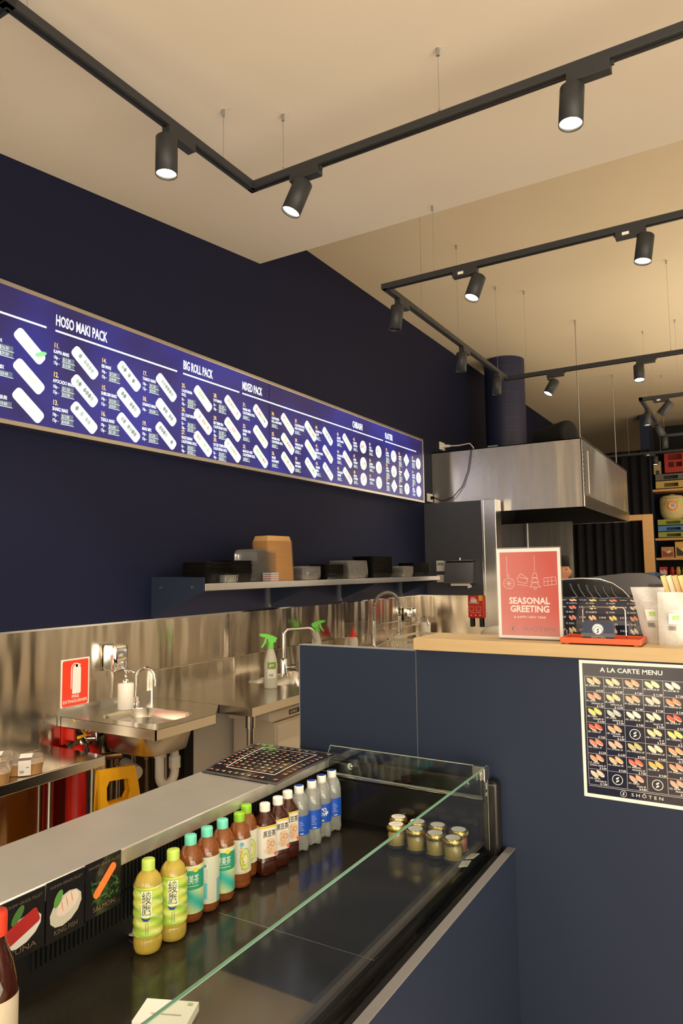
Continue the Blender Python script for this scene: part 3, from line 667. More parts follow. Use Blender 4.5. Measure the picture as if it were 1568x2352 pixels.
for i in range(13):
    for j in range(11):
        x = .08+i*.070; y = .075+j*.085
        inn = .17 < x < .85 and .2 < y < .83
        if .15 < x < .19 or .83 < x < .87 or (.17 < y < .21) or .81 < y < .85: continue
        if inn and (i+2*j) % 9 == 4: lm.ring(LM, x, y, .018, .004, (.6, .6, .6), .002, 10); continue
        lm.ell(LM, x, y, .017, .013, rn.uniform(0, 3), rn.choice(sushi), .002, 8); lm.ell(LM, x+.008, y+.006, .011, .009, rn.uniform(0, 3), rn.choice(sushi), .0025, 7)
        lm.rect(LM, x-.012, y-.032, x+.022, y-.027, (.5, .5, .5), .002)
for a in (.17, .85):
    lm.rect(LM, a-.006, .20, a+.006, .83, (.75, .73, .68), .0022)
for a in (.20, .83): lm.rect(LM, .17, a-.007, .85, a+.007, (.75, .73, .68), .0022, seg=4)
tag(lm.build('laminated_menu', 'printgloss', None, origin=(-1.41, 1.9, .866)), 'dark laminated sushi picture menu lying on the steel shelf of the case', 'menu')

# ---------------------------------------------------------------- bottles
def cap(m, c, z, r, h, col='k'):
    m.lathe([(r, z), (r, z+h*.86), (r*.94, z+h), (0.0005, z+h)], c, 20)
    for i in range(20):
        t = 2*PI*i/20; m.box(c[0]+r*math.cos(t)-.0005, c[0]+r*math.cos(t)+.0005, c[1]+r*math.sin(t)-.0005, c[1]+r*math.sin(t)+.0005, z+.001, z+h*.8)
def capm(name, c): M[name] = mat(name, c, .4, noise=.03); return name
capm('cap_green', rgb(186, 214, 92)); capm('cap_teal', rgb(112, 212, 186)); capm('cap_lime', rgb(140, 196, 40)); capm('cap_white', rgb(235, 232, 224)); capm('cap_red', rgb(224, 66, 40))
A0 = math.atan2(-1.25, 1.0)      # labels face the shop front corner
def labelmesh(c, r, z0, z1, colf, n=48, rings=10, rad=None, a0=0, a1=2*PI):
    m = MB()
    for k in range(rings):
        za, zb = z0+(z1-z0)*k/rings, z0+(z1-z0)*(k+1)/rings
        for i in range(n):
            t, u = a0+(a1-a0)*i/n, a0+(a1-a0)*(i+1)/n
            ra = rad(za) if rad else r; rb = rad(zb) if rad else r
            m.add([(c[0]+ra*math.cos(t), c[1]+ra*math.sin(t), c[2]+za), (c[0]+ra*math.cos(u), c[1]+ra*math.sin(u), c[2]+za), (c[0]+rb*math.cos(u), c[1]+rb*math.sin(u), c[2]+zb), (c[0]+rb*math.cos(t), c[1]+rb*math.sin(t), c[2]+zb)],
                  [(0, 1, 2, 3)], colf((i+.5)/n, (k+.5)/rings), smooth=True)
    return m
def green_tea(x, y, a, label):
    c = (x, y, DZ); t = thing('tea_bottle', label, 'bottle', c, 'green tea bottles')
    def rad(z): return .0315+.0011*math.sin(z*2*PI/.0205) if .03 < z < .145 else .0315
    prof = [(.001, .003), (.022, .001), (.029, .005), (.0315, .014), (.0318, .03)]
    prof += [(rad(z/1000), z/1000) for z in range(33, 146, 3)]+[(.0300, .152), (.026, .163), (.019, .172), (.0135, .178), (.0130, .184)]
    MB().lathe(prof, c, 28).build('bottle_body', 'tea_gold', t)
    m = MB(); cap(m, c, .178, .0150, .021); m.build('cap', 'cap_green', t)
    rr = random.Random(2)
    pal = {}
    def cf(u, v):
        k = math.sin(v*15+u*12.57)*.5+.5; w = max(0, math.sin(u*6.283*3+v*21))**3
        a_ = [p*k+q_*(1-k) for p, q_ in zip((.66, .72, .12), (.34, .56, .06))]
        return tuple(p*(1-w*.6)+q_*w*.6 for p, q_ in zip(a_, (.80, .80, .38)))
    m = labelmesh(c, .032, .042, .148, cf, rings=26, rad=lambda z: rad(z)+.0006)
    lbm = m.build('label', 'print', t)
    f = wrap((x, y, DZ), .0334, a); m = MB()
    m.rect(f, -.011, .085, .013, .142, (.80, .82, .55), 0, 6)
    m.text(f, '綾', -.010, .117, .020, (.03, .03, .02), off=.0003, fit=.021); m.text(f, '鷹', -.010, .092, .020, (.03, .03, .02), off=.0003, fit=.021)
    m.poly(f, [(-.012, .088), (-.006, .078), (.004, .077), (.012, .087), (.006, .083), (0, .082), (-.006, .084)], (.03, .06, .3), .0004)
    for i in range(2): m.rect(f, -.001+i*.005, .050, .0+i*.005, .074, (.15, .22, .1), .0003)
    m.build('label_print', 'print', lbm)
def ken_tea(x, y, a, label, back=False):
    c = (x, y, DZ); t = thing('tea_bottle', label, 'bottle', c, 'teal-capped tea bottles')
    prof = [(.001, .003), (.020, .001), (.029, .006), (.0315, .016), (.0315, .135), (.0305, .148), (.026, .163), (.019, .174), (.0135, .180), (.0130, .186)]
    MB().lathe(prof, c, 28).build('bottle_body', 'tea_brown', t)
    m = MB(); cap(m, c, .180, .0150, .021); m.build('cap', 'cap_teal', t)
    def cf(u, v):
        u = (u+.5*(back)) % 1
        if v > .9: return (.70, .72, .42)
        if v > .52: return (.03, .33, .20) if (v < .88) else (.55, .68, .3)
        if v > .48: return (.70, .66, .2)
        k = .5+.5*math.sin(u*12.57+v*9); return tuple(p*k+q_*(1-k) for p, q_ in zip((.04, .45, .38), (.60, .70, .32)))
    def cb(u, v): return (.62, .63, .50) if (v > .48 or u > .7) else (.18, .48, .48)
    m = labelmesh(c, .0322, .026, .138, cb if back else cf, rings=20)
    lbm = m.build('label', 'print', t)
    f = wrap(c, .0326, a); m = MB()
    if back:
        m.rect(f, -.010, .085, .008, .122, (.72, .72, .66), 0, 4)
        for i in range(9): m.rect(f, -.008, .087+i*.0025, .006, .0882+i*.0025, (.12, .12, .12), .0003)
        m.rect(f, -.004, .114, .004, .121, (.2, .3, .3), .0003)
        m.rect(f, -.014, .038, .006, .076, (.15, .5, .55), .0001, 4)
    else:
        m.text(f, '健美茶', -.018, .098, .016, (.85, .88, .82), off=.0003, fit=.038)
        m.ell(f, .012, .128, .007, .005, 0, (.85, .6, .05), .0003); m.rect(f, -.016, .090, .020, .0915, (.7, .7, .3), .0003, 4)
    m.build('label_print', 'print', lbm)
def lime_tea(x, y, a, label):
    c = (x, y, DZ); t = thing('tea_bottle', label, 'bottle', c, 'lime-capped tea bottles')
    prof = [(.001, .003), (.020, .001), (.029, .005), (.0315, .012), (.0308, .017), (.0315, .022), (.0315, .128), (.0300, .142), (.025, .156), (.018, .166), (.0135, .171), (.0130, .178)]
    MB().lathe(prof, c, 28).build('bottle_body', 'tea_brown', t)
    m = MB(); cap(m, c, .171, .0152, .021); m.build('cap', 'cap_lime', t)
    m = labelmesh(c, .0322, .042, .130, lambda u, v: (.72, .70, .60), rings=8); lbm = m.build('label', 'print', t)
    f = wrap(c, .0328, a); m = MB()
    for rr_, cc in ((.022, (.40, .60, .08)), (.017, (.75, .72, .3)), (.013, (.5, .62, .1)), (.009, (.80, .75, .55))):
        m.ell(f, .014, .078, rr_*.75, rr_*1.35, 0, cc, .0002+(.022-rr_)*.02, 20)
    m.ell(f, .004, .118, .006, .006, 0, (.15, .42, .65), .0006)
    for i in range(7): m.ell(f, .004+.004*math.sin(i), .055+i*.009, .0025, .0035, i, (.8, .3, .05), .0008, 6)
    for i in range(8): m.rect(f, -.020, .070+i*.0035, -.010, .0715+i*.0035, (.5, .5, .45), .0003, 2)
    m.rect(f, -.020, .045, .020, .046, (.5, .5, .4), .0003, 4)
    m.build('label_print', 'print', lbm)
def bean_tea(x, y, a, label):
    c = (x, y, DZ); t = thing('tea_bottle', label, 'bottle', c, 'black bean tea bottles'); ro = a+PI/2+.25
    W_ = .056
    MB().loft([(.001, W_*.8, W_*.8, .012), (.006, W_*.97, W_*.97, .013), (.012, W_, W_, .013), (.042, W_, W_, .013), (.046, W_*.95, W_*.95, .013), (.132, W_*.95, W_*.95, .013), (.138, W_, W_, .014), (.146, W_*.95, W_*.95, .018), (.158, W_*.72, W_*.72, .019), (.168, .032, .032, .0159), (.176, .027, .027, .0134), (.18, .026, .026, .0129)], c, ro, 5).build('bottle_body', 'tea_dark', t)
    m = MB(); cap(m, c, .168, .0152, .023); m.build('cap', 'cap_white', t)
    lbm = MB().loft([(.050, W_*.97, W_*.97, .013), (.130, W_*.97, W_*.97, .013)], c, ro, 5, cap=(False, False), col=(.80, .76, .68)).loft([(.130, W_*.972, W_*.972, .013), (.137, W_, W_, .013)], c, ro, 5, cap=(False, False), col=(.80, .62, .12)).build('label', 'print', t)
    xd = V((math.cos(ro), math.sin(ro), 0)); nd = V((xd.y, -xd.x, 0))
    f = flat(V(c)+nd*(W_*.486), xd, (0, 0, 1)); m = MB()
    m.text(f, '黒豆茶', -.020, .108, .013, (.03, .02, .02), off=.0005, fit=.040, bold=.01)
    m.rrect(f, .004, .080, .026, .044, 0, (.78, .52, .34), .0004); m.ring(f, .010, .086, .007, .001, (.1, .08, .08), .0009, 16)
    for i in range(6): m.ell(f, .000+.005*math.sin(i*2.1), .066+.006*i, .003, .0012, i, (.45, .2, .1), .0010, 6)
    m.rrect(f, .019, .058, .009, .009, 0, (.75, .12, .1), .0006); m.ring(f, -.014, .07, .004, .0007, (.2, .15, .15), .0005, 12)
    m.build('label_print', 'print', lbm)
def ion_drink(x, y, a, label, txt):
    c = (x, y, DZ); t = thing('drink_bottle', label, 'bottle', c, 'clear drink bottles with blue labels')
    prof = [(.001, .010), (.010, .006), (.022, .001), (.028, .004), (.0305, .018), (.030, .040), (.0305, .05), (.0305, .115), (.0300, .135), (.0275, .150), (.021, .164), (.0145, .173), (.0130, .180)]
    n = 30; mm = MB(); vs = []
    for i, (r_, z) in enumerate(prof):
        for k in range(n):
            th = 2*PI*k/n; q = 1+(.10*math.cos(5*th)*(1 if i in (1, 2, 3, 4) else 0)); zz = z+(.005*(1-math.cos(5*th))*.5 if i in (2, 3) else 0)
            vs.append((x+r_*q*math.cos(th), y+r_*q*math.sin(th), DZ+zz))
    mm.add(vs, [(i*n+k, i*n+(k+1) % n, (i+1)*n+(k+1) % n, (i+1)*n+k) for i in range(len(prof)-1) for k in range(n)], smooth=True); mm.add(vs, [tuple(range(n-1, -1, -1)), tuple(range(len(vs)-n, len(vs)))])
    mm.build('bottle_body', 'water', t)
    m = MB(); cap(m, c, .168, .0152, .023); cp = m.build('cap', 'cap_white', t)
    f0 = flat(V(c)+V((0, 0, .1912)), (1, 0, 0), (0, 1, 0)); MB().ell(f0, 0, 0, .0125, .0125, 0, (.02, .07, .45), .0005, 20).build('cap_disc', 'print', cp)
    lbm = labelmesh(c, .0310, .052, .108, lambda u, v: (.015, .09, .55), rings=3).build('label', 'print', t)
    f = wrap(c, .0313, a); m = MB()
    if txt:
        m.text(f, 'PO', -.008, .086, .011, (.85, .86, .88), off=.0004, bold=.03); m.text(f, 'SW', -.008, .072, .011, (.85, .86, .88), off=.0004, bold=.03); m.rect(f, .010, .078, .018, .086, (.8, .8, .75), .0004, 2); m.rect(f, -.008, .056, .004, .061, (.75, .7, .2), .0004, 2)
    else:
        for i in range(6): m.rect(f, -.004, .066+i*.005, .013-(i % 3)*.003, .0675+i*.005, (.35, .45, .75), .0004, 3)
        m.rect(f, -.018, .088, -.015, .096, (.8, .8, .82), .0004); m.rect(f, -.018, .074, -.015, .080, (.8, .8, .82), .0004); m.rect(f, .0, .055, .012, .058, (.6, .66, .8), .0004)
    m.build('label_print', 'print', lbm)
green_tea(-1.228, 1.193, A0, 'green tea bottle nearest the camera, first in the row')
green_tea(-1.217, 1.261, A0+.05, 'second green tea bottle, between the first one and the teal caps')
ken_tea(-1.241, 1.346, A0+.1, 'teal-capped tea bottle nearest the green tea bottles')
ken_tea(-1.241, 1.406, A0-.1, 'teal-capped tea bottle showing its barcode side, middle of three', True)
ken_tea(-1.243, 1.469, A0+.1, 'teal-capped tea bottle nearest the lime caps')
lime_tea(-1.253, 1.551, A0+.1, 'lime-capped brown tea bottle in front of its twin')
lime_tea(-1.277, 1.612, A0, 'lime-capped brown tea bottle mostly hidden behind its twin')
bean_tea(-1.240, 1.650, A0+.2, 'square black bean tea bottle nearest the lime caps')
bean_tea(-1.240, 1.713, A0+.2, 'square black bean tea bottle in the middle of three')
bean_tea(-1.248, 1.774, A0+.2, 'square black bean tea bottle next to the clear drinks')
ion_drink(-1.246, 1.832, A0, 'blue-labelled clear drink bottle touching the dark tea bottles', False)
ion_drink(-1.240, 1.895, A0, 'second blue-labelled clear drink bottle from the dark tea', False)
ion_drink(-1.243, 1.958, A0, 'blue-labelled clear drink bottle with large white letters', True)
ion_drink(-1.243, 2.021, A0+.1, 'blue-labelled clear drink bottle at the far end of the row', False)
# sauce bottle cut by the left edge
c = (-1.115, .742, DZ); t = thing('sauce_bottle', 'red-capped soy sauce bottle cut by the left edge of the picture', 'bottle', c)
MB().lathe([(.001, .004), (.032, .001), (.038, .006), (.0385, .15), (.037, .185), (.030, .215), (.020, .24), (.0155, .255), (.015, .275)], c, 28).build('bottle_body', 'tea_dark', t)
m = MB(); cap(m, c, .258, .0195, .036); m.build('cap', 'cap_red', t)
m = labelmesh(c, .0392, .03, .165, lambda u, v: (.66, .54, .40), rings=4); lbm = m.build('label', 'printmatte', t)
f = wrap(c, .0396, A0); m = MB()
for i in range(8): m.ell(f, random.uniform(-.03, .04), random.uniform(.04, .08), .004, .006, i, (.62, .28, .2), .0003+i*.00005, 7)
m.build('label_print', 'printmatte', lbm)

# ---------------------------------------------------------------- jars
def jar(x, y, label, fill='honey'):
    c = (x, y, DZ); t = thing('preserve_jar', label, 'jar', c, 'gold-lidded jars')
    MB().lathe([(.001, .006), (.022, .006), (.0245, .010), (.0245, .046), (.022, .052), (.001, .052)], c, 24).build('contents', fill, t)
    MB().lathe([(.001, .001), (.024, .0005), (.0275, .005), (.0275, .046), (.025, .054), (.0245, .060)], c, 28, cap=False).build('glass_wall', 'glass', t)
    m = MB().lathe([(.0272, .056), (.0280, .060), (.0275, .069), (.0262, .0715), (.0005, .0718)], c, 28)
    for i in range(36):
        a = 2*PI*i/36; m.box(x+.0279*math.cos(a)-.0007, x+.0279*math.cos(a)+.0007, y+.0279*math.sin(a)-.0007, y+.0279*math.sin(a)+.0007, DZ+.0575, DZ+.067)
    ld = m.build('lid', 'gold', t)
    f = flat((x, y, DZ+.0718), (1, .3, 0), (-.3, 1, 0)); m = MB().ell(f, 0, 0, .0222, .0222, 0, (.86, .85, .82), .0005, 24)
    m.line(f, [(-.012, .0), (.012, .006)], .0008, (.4, .4, .4), .0009).line(f, [(-.006, -.006), (.008, .002)], .0006, (.5, .5, .5), .0009); m.build('lid_sticker', 'print', ld)
    m = labelmesh(c, .0281, .008, .019, lambda u, v: (.03, .035, .02) if v < .8 else (.5, .4, .1), rings=5).build('label', 'print', t)
jr = [(-1.012, 2.046, 'pink', 'gold-lidded jar at the left end of the back row'), (-.942, 2.036, 'pink', 'gold-lidded jar second from the left in the back row'), (-.876, 2.040, 'pink', 'gold-lidded jar second from the right in the back row'), (-.806, 2.034, 'pink', 'gold-lidded jar at the right end of the back row'),
      (-.990, 1.984, 'honey', 'gold-lidded jar of mustard paste, left end of the front row'), (-.922, 1.978, 'honey', 'gold-lidded jar of mustard paste, second from the left in the front row'), (-.857, 1.975, 'honey', 'gold-lidded jar of mustard paste, second from the right in the front row'), (-.797, 1.965, 'honey', 'gold-lidded jar of mustard paste nearest the camera, right end of the front row')]
for x, y, k, l in jr: jar(x, y, l, k)
print('case done')

# ---------------------------------------------------------------- hand basin
hb = thing('hand_basin', 'small wall-hung stainless hand basin with a deep rounded bowl', 'basin', (-2.3, 2.3, .7))
ho = MB()
def sheet_hole(m, x0, x1, y0, y1, z, hx0, hx1, hy0, hy1, r, depth, taper=.02, n=5, dz=.004):
    """bench sheet with a pressed rounded bowl"""
    cxh, cyh = (hx0+hx1)/2, (hy0+hy1)/2; w, d = hx1-hx0, hy1-hy0
    ring = lambda zz, w_, d_, r_: [(cxh+(w_/2-r_)*sx+r_*math.cos(PI/2*(q+j/n)), cyh+(d_/2-r_)*sy+r_*math.sin(PI/2*(q+j/n)), zz) for q, (sx, sy) in enumerate(((1, 1), (-1, 1), (-1, -1), (1, -1))) for j in range(n+1)]
    k = 4*(n+1); inner = ring(z, w, d, r); outer = []
    for q, cpt in enumerate(((x1, y1), (x0, y1), (x0, y0), (x1, y0))):
        for j in range(n+1): outer.append((cpt[0], cpt[1], z))
    m.add(outer+inner, [(i, (i+1) % k, k+(i+1) % k, k+i) for i in range(k)])
    rs = [inner, ring(z-.006, w-.008, d-.008, r), ring(z-depth*.5, w-.02, d-.02, r), ring(z-depth+.02, w-.03, d-.03, r), ring(z-depth, w-.08, d-.08, r*.7)]
    vs = [p for rr in rs for p in rr]
    m.add(vs, [(i*k+j, i*k+(j+1) % k, (i+1)*k+(j+1) % k, (i+1)*k+j) for i in range(len(rs)-1) for j in range(k)], smooth=True)
    m.add(rs[-1], [tuple(range(k))])
sheet_hole(ho, -2.555, -2.0, 1.975, 2.32+.0, .9, -2.42, -2.075, 2.04, 2.30, .07, .13)
ho.box(-2.005, -2.0, 1.975, 2.32, .862, .9).box(-2.555, -2.0, 1.975, 1.98, .862, .9).box(-2.565, -2.55, 1.975, 2.5, .862, .935)
ho.add([(-2.555, 2.32, .9), (-2.0, 2.32, .9), (-2.13, 2.488, .9), (-2.555, 2.488, .9)], [(0, 1, 2, 3)]).add([(-2.0, 2.32, .9), (-2.13, 2.488, .9), (-2.13, 2.488, .862), (-2.0, 2.32, .862)], [(0, 1, 2, 3)])
ho.build('basin_top', 'steeltop', hb)
MB().loft([(.755, .23, .17, .05), (.768, .31, .225, .07), (.86, .355, .27, .08)], (-2.247, 2.17, 0)).build('bowl_underside', 'steel', hb)
MB().cyl((-2.24, 2.19, .768), (-2.24, 2.19, .7655), .024, n=20).build('drain', 'chrome', hb)
tp = thing('basin_tap', 'slim chrome gooseneck tap on the small hand basin', 'tap', (-2.49, 2.335, .9))
MB().lathe([(.019, 0), (.019, .006), (.013, .012), (.012, .03), (.009, .034)], (-2.49, 2.335, .9), 20).tube([(-2.49, 2.335, .92), (-2.49, 2.335, 1.02)]+[(-2.49+.045-.045*math.cos(a), 2.335+.012*(1-math.cos(a)), 1.02+.045*math.sin(a)) for a in [PI*i/10 for i in range(1, 11)]]+[(-2.397, 2.362, 1.0)], .0075, 12).build('spout', 'chrome', tp)
MB().lathe([(.009, -.012), (.010, .012)], (-2.397, 2.362, .995), 14).build('aerator', 'chrome', tp)
sd_ = thing('soap_dispenser', 'white pump soap bottle standing on the hand basin', 'soap dispenser', (-2.44, 2.225, .9))
c = (-2.44, 2.225, .9)
MB().lathe([(.030, 0), (.035, .003), (.035, .108), (.033, .112), (.012, .114)], c, 28).build('bottle', 'white', sd_)
MB().lathe([(.013, .112), (.014, .116), (.014, .130), (.006, .132), (.005, .16), (.009, .162), (.009, .172), (.004, .174)], c, 18).tube([(c[0], c[1], 1.066), (c[0]+.02, c[1]+.012, 1.068), (c[0]+.032, c[1]+.018, 1.058)], .004, 8).build('pump', 'chrome', sd_)
# chrome wall soap box
def walldisp(y, z0, z1, w, d, label):
    t = thing('wall_dispenser', label, 'dispenser', (WX+.006, y, z0))
    m = MB().loft([(z0, d*.8, w*.9, .012), (z0+.01, d, w, .018), (z1-.012, d, w, .018), (z1, d*.85, w*.92, .012)], (WX+.008+d/2, y, 0), 0, 5)
    m.build('casing', 'chrome', t)
    MB().cyl((WX+.008+d, y+w*.1, z0+.035), (WX+.016+d, y+w*.1, z0+.035), .008, n=14).build('lock', 'zinc', t)
    MB().tube([(WX+.008+d*.9, y+w*.1, z0+.012), (WX+.03+d, y+w*.15, z0+.008), (WX+.04+d, y+w*.2, z0-.006)], .006, 8).build('nozzle', 'chrome', t)
walldisp(2.235, 1.062, 1.178, .085, .085, 'chrome soap dispenser box fixed to the steel wall above the hand basin')
walldisp(5.38, 1.065, 1.18, .09, .09, 'small chrome dispenser on the steel wall behind the spring tap')

# fire extinguisher sign
F_ = flat((WX+.0085, 1.980, .930), (0, 1, 0), (0, 0, 1)); w, h = .146, .205
m = MB().box(WX+.0062, WX+.0082, 1.980, 1.980+w, .930, .930+h, (.80, .78, .74))
m.rrect(F_, w/2, h/2, w-.012, h-.012, 0, rgb(226, 62, 34), .0004, .06)
m.rrect(F_, w*.54, h*.53, .044, .108, 0, (.82, .79, .75), .0008, .12); m.ell(F_, w*.54, h*.79, .021, .018, 0, (.82, .79, .75), .0009, 16)
m.rect(F_, w*.50, h*.82, w*.58, h*.9, (.82, .79, .75), .0009)
m.line(F_, [(w*.56, h*.88), (w*.44, h*.90), (w*.36, h*.84), (w*.345, h*.72), (w*.345, h*.38)], .004, (.82, .79, .75), .0009); m.line(F_, [(w*.5, h*.90), (w*.68, h*.86)], .004, (.82, .79, .75), .001)
m.text(F_, 'FIRE', w/2, h*.185, .0125, (.85, .82, .78), 'c', off=.001, bold=.01, fit=.038)
m.text(F_, 'EXTINGUISHER', w/2, h*.09, .0125, (.85, .82, .78), 'c', off=.001, bold=.01, fit=.126)
tag(m.build('fire_extinguisher_sign', 'print', None, origin=(WX+.006, 2.05, .93)), 'red and white FIRE EXTINGUISHER sign on the steel wall', 'sign')
# fire extinguisher
ex = thing('fire_extinguisher', 'red fire extinguisher hanging on the steel wall below its sign', 'fire extinguisher', (-2.46, 2.02, .3))
c = (-2.46, 2.02, 0)
MB().lathe([(.060, .30), (.068, .305), (.070, .32), (.070, .73), (.066, .752), (.052, .772), (.030, .786), (.018, .792)], c, 32).build('cylinder', 'red', ex)
MB().lathe([(.018, .79), (.018, .806), (.013, .81), (.013, .822)], c, 16).cyl((-2.46, 2.02, .812), (-2.425, 2.05, .812), .010, n=12).cyl((-2.425, 2.055, .80), (-2.425, 2.055, .835), .007, n=10).build('valve', 'chrome', ex)
MB().obox((-2.44, 2.045, .862), (.35, .55, .75), (-.55, .35, 0), (0, -.75, .55), .085, .020, .006).obox((-2.45, 2.05, .832), (.35, .6, .25), (-.6, .35, 0), (0, -.25, .6), .07, .018, .006).build('handle', 'redplastic', ex, bevel=.002)
MB().box(WX+.008, WX+.014, 1.985, 2.03, .78, .865).box(WX+.014, -2.50, 2.0, 2.012, .80, .85).build('bracket', 'redplastic', ex, bevel=.003)
MB().tube([(-2.445, 2.0, .815), (-2.405, 1.985, .80), (-2.385, 1.985, .74), (-2.384, 1.985, .60), (-2.384, 1.985, .40)], .0085, 10).build('hose', 'blackplastic', ex)
MB().lathe([(.0715, .345), (.0715, .352)], c, 30).build('strap', 'blackplastic', ex)
F_ = wrap((-2.46, 2.02, 0), .0712, -.2)
lb2 = labelmesh((-2.46, 2.02, 0), .0708, .42, .70, lambda u, v: (.62, .05, .04) if v < .85 else (.8, .76, .72), rings=6, a0=.0, a1=1.3).build('label', 'print', ex)
m = MB(); m.text(F_, 'FIRE', .02, .664, .016, (.5, .04, .04), off=.001); m.rect(F_, .02, .45, .075, .50, (.05, .42, .25), .0005, 3)
for i in range(8): m.rect(F_, .02, .52+i*.016, .07, .526+i*.016, (.8, .7, .65), .0005, 3)
m.build('label_print', 'print', lb2)
m = MB().tube([(-2.43, 2.0, .835), (-2.45, 1.985, .87), (-2.47, 1.97, .90)], .002, 6); m.obox((-2.43, 1.985, .832), (0, 1, .1), (1, 0, 0), (0, 0, 1), .045, .006, .010)
m.ring(flat((-2.435, 2.02, .815), (0, 1, 0), (0, 0, 1)), 0, 0, .017, .002, (.8, .7, .1)).build('safety_tag', 'yellow', ex)

# narrow steel table left with food boxes
tb = thing('steel_side_table', 'narrow stainless table against the wall at the left edge', 'table', (-2.4, 1.6, 0))
MB().box(-2.565, -2.25, .7, 1.952, .745, .785).build('tabletop', 'steeltop', tb, bevel=.003)
for x, y in ((-2.275, 1.915), (-2.53, 1.915), (-2.275, .8)): MB().cyl((x, y, .03), (x, y, .745), .013, n=16).cyl((x, y, .0), (x, y, .03), .016, n=12).build('leg', 'steel', tb)
MB().box(-2.54, -2.26, .75, 1.92, .25, .27).build('undershelf', 'steel', tb, bevel=.002)
def foodbox(x, y, rot, label):
    c = (x, y, .785); t = thing('food_box', label, 'food box', c, 'kraft food boxes')
    MB().loft([(.001, .105, .085, .02), (.004, .11, .09, .022), (.040, .122, .102, .026), (.042, .128, .108, .028)], c, rot, 6).build('tub', 'kraft', t)
    MB().loft([(.042, .129, .109, .028), (.048, .126, .106, .027), (.058, .11, .09, .022)], c, rot, 6).build('lid', 'clearplastic', t)
    cs, sn = math.cos(rot), math.sin(rot); m = MB()
    f = lambda a, b_, off: V((x, y, .785))+V((a*cs-b_*sn, a*sn+b_*cs, 0))+V((0, 0, .0595+off))
    m.rect(f, -.02, -.035, .022, .035, (.86, .84, .80))
    g_ = lambda a, b_, off: V((x, y, .785))+V((a*cs+(.0555+off)*sn, a*sn-(.0555+off)*cs, b_))
    for pl in ((.004, .056),): m.rect(g_, -.02, pl[0], .022, pl[1], (.86, .84, .80))
    for i in range(7): m.rect(g_, -.014+i*.002, .012, -.013+i*.002, .022, (.1, .1, .1), .001)
    m.rect(g_, .006, .030, .016, .033, (.2, .2, .2), .001)
    m.build('paper_label', 'printmatte', t)
foodbox(-2.315, 1.645, R(50), 'kraft food box with clear lid and white label, rightmost on the steel side table')
foodbox(-2.44, 1.61, R(50), 'kraft food box behind the others, nearest the steel wall')
foodbox(-2.30, 1.50, R(50), 'kraft food box mostly cut off by the left edge of the picture')

# yellow floor sign
ys_ = thing('wet_floor_sign', 'yellow plastic floor sign with a handle slot, leaning under the hand basin', 'floor sign', (-2.2, 2.0, 0))
def signpanel(bx, sgn):
    # panel with a slot, in plane (y, s)
    a = R(6)*sgn; o_ = V((bx, 1.985, 0)); yd = V((.10, 1, 0)).normalized(); zd = V((math.sin(-a), 0, math.cos(a)))
    P = lambda y, z: o_+yd*y+zd*z
    hol = [(-.035, .60), (.062, .60), (.074, .625), (.067, .668), (.054, .680), (-.028, .688), (-.042, .665), (-.044, .62)]
    nd = yd.cross(zd)*.016
    k = [(-.078, 0), (.135, 0), (.112, .60), (.106, .66), (.095, .722), (-.070, .738), (-.073, .66), (-.075, .60)]
    m = MB()
    for off in (V((0, 0, 0)), nd):
        vs = [P(*p)+off for p in k]+[P(*p)+off for p in hol]
        m.add(vs, [(0, 1, 2, 9, 8, 7), (2, 3, 11, 10, 9), (3, 4, 12, 11), (4, 5, 13, 12), (5, 6, 14, 13), (6, 7, 8, 15, 14)])
    vs = [P(*p) for p in k]+[P(*p)+nd for p in k]; m.add(vs, [(i, (i+1) % 8, 8+(i+1) % 8, 8+i) for i in range(8)])
    vs = [P(*p) for p in hol]+[P(*p)+nd for p in hol]; m.add(vs, [(i, (i+1) % 8, 8+(i+1) % 8, 8+i) for i in range(8)])
    for s_ in (-.060, .070):
        for q in range(2): m.obox(P(s_+q*.012, .705)+nd, nd, yd, zd, .003, .003, .02)
    return m
signpanel(-2.17, 1).build('panel', 'yellow', ys_); signpanel(-2.33, -1).build('panel', 'yellow', ys_)

# waste trap and valves
wt = thing('waste_trap', 'white plastic U-bend waste pipe under the hand basin', 'pipe', (-2.24, 2.22, .6))
MB().cyl((-2.24, 2.19, .755), (-2.24, 2.19, .70), .017, n=18).build('tailpipe', 'chrome', wt)
pts = [(-2.24, 2.19, .715), (-2.24, 2.19, .62)]+[(-2.24, 2.19+.045*(1-math.cos(a)), .62-.045*math.sin(a)) for a in [PI*i/8 for i in range(1, 9)]]+[(-2.24, 2.28, .69)]+[(-2.24, 2.28-.03*(1-math.cos(a)), .69+.035*math.sin(a)) for a in [PI/2*i/5 for i in range(1, 6)]]+[(-2.28, 2.235, .727), (-2.40, 2.19, .727)]
MB().tube(pts, .0195, 18).build('bend', 'pvc', wt)
m = MB(); [m.lathe([(.0245, z), (.026, z+.004), (.026, z+.022), (.0245, z+.026)], (x_, y_, 0), 10, smooth=False) for x_, y_, z in ((-2.24, 2.19, .70), (-2.24, 2.28, .635), (-2.24, 2.28, .66))]
m.cyl((-2.275, 2.237, .727), (-2.30, 2.228, .727), .026, n=12); m.build('nut', 'pvc', wt)
wt.location = V(wt.location)+V((0, .045, .012))
mv = thing('water_valves', 'cluster of chrome and brass water valves on the wall under the basin', 'valves', (-2.5, 2.25, .6))
rv = random.Random(11)
m = MB(); m.tube([(-2.53, 2.14, .78), (-2.49, 2.12, .80), (-2.46, 2.15, .82), (-2.47, 2.26, .82), (-2.48, 2.33, .80), (-2.49, 2.35, .74), (-2.47, 2.28, .70)], .008, 8)
m.tube([(-2.52, 2.10, .78), (-2.48, 2.08, .74), (-2.48, 2.09, .70), (-2.5, 2.14, .685)], .007, 8); m.build('braided_hose', 'blackplastic', mv)
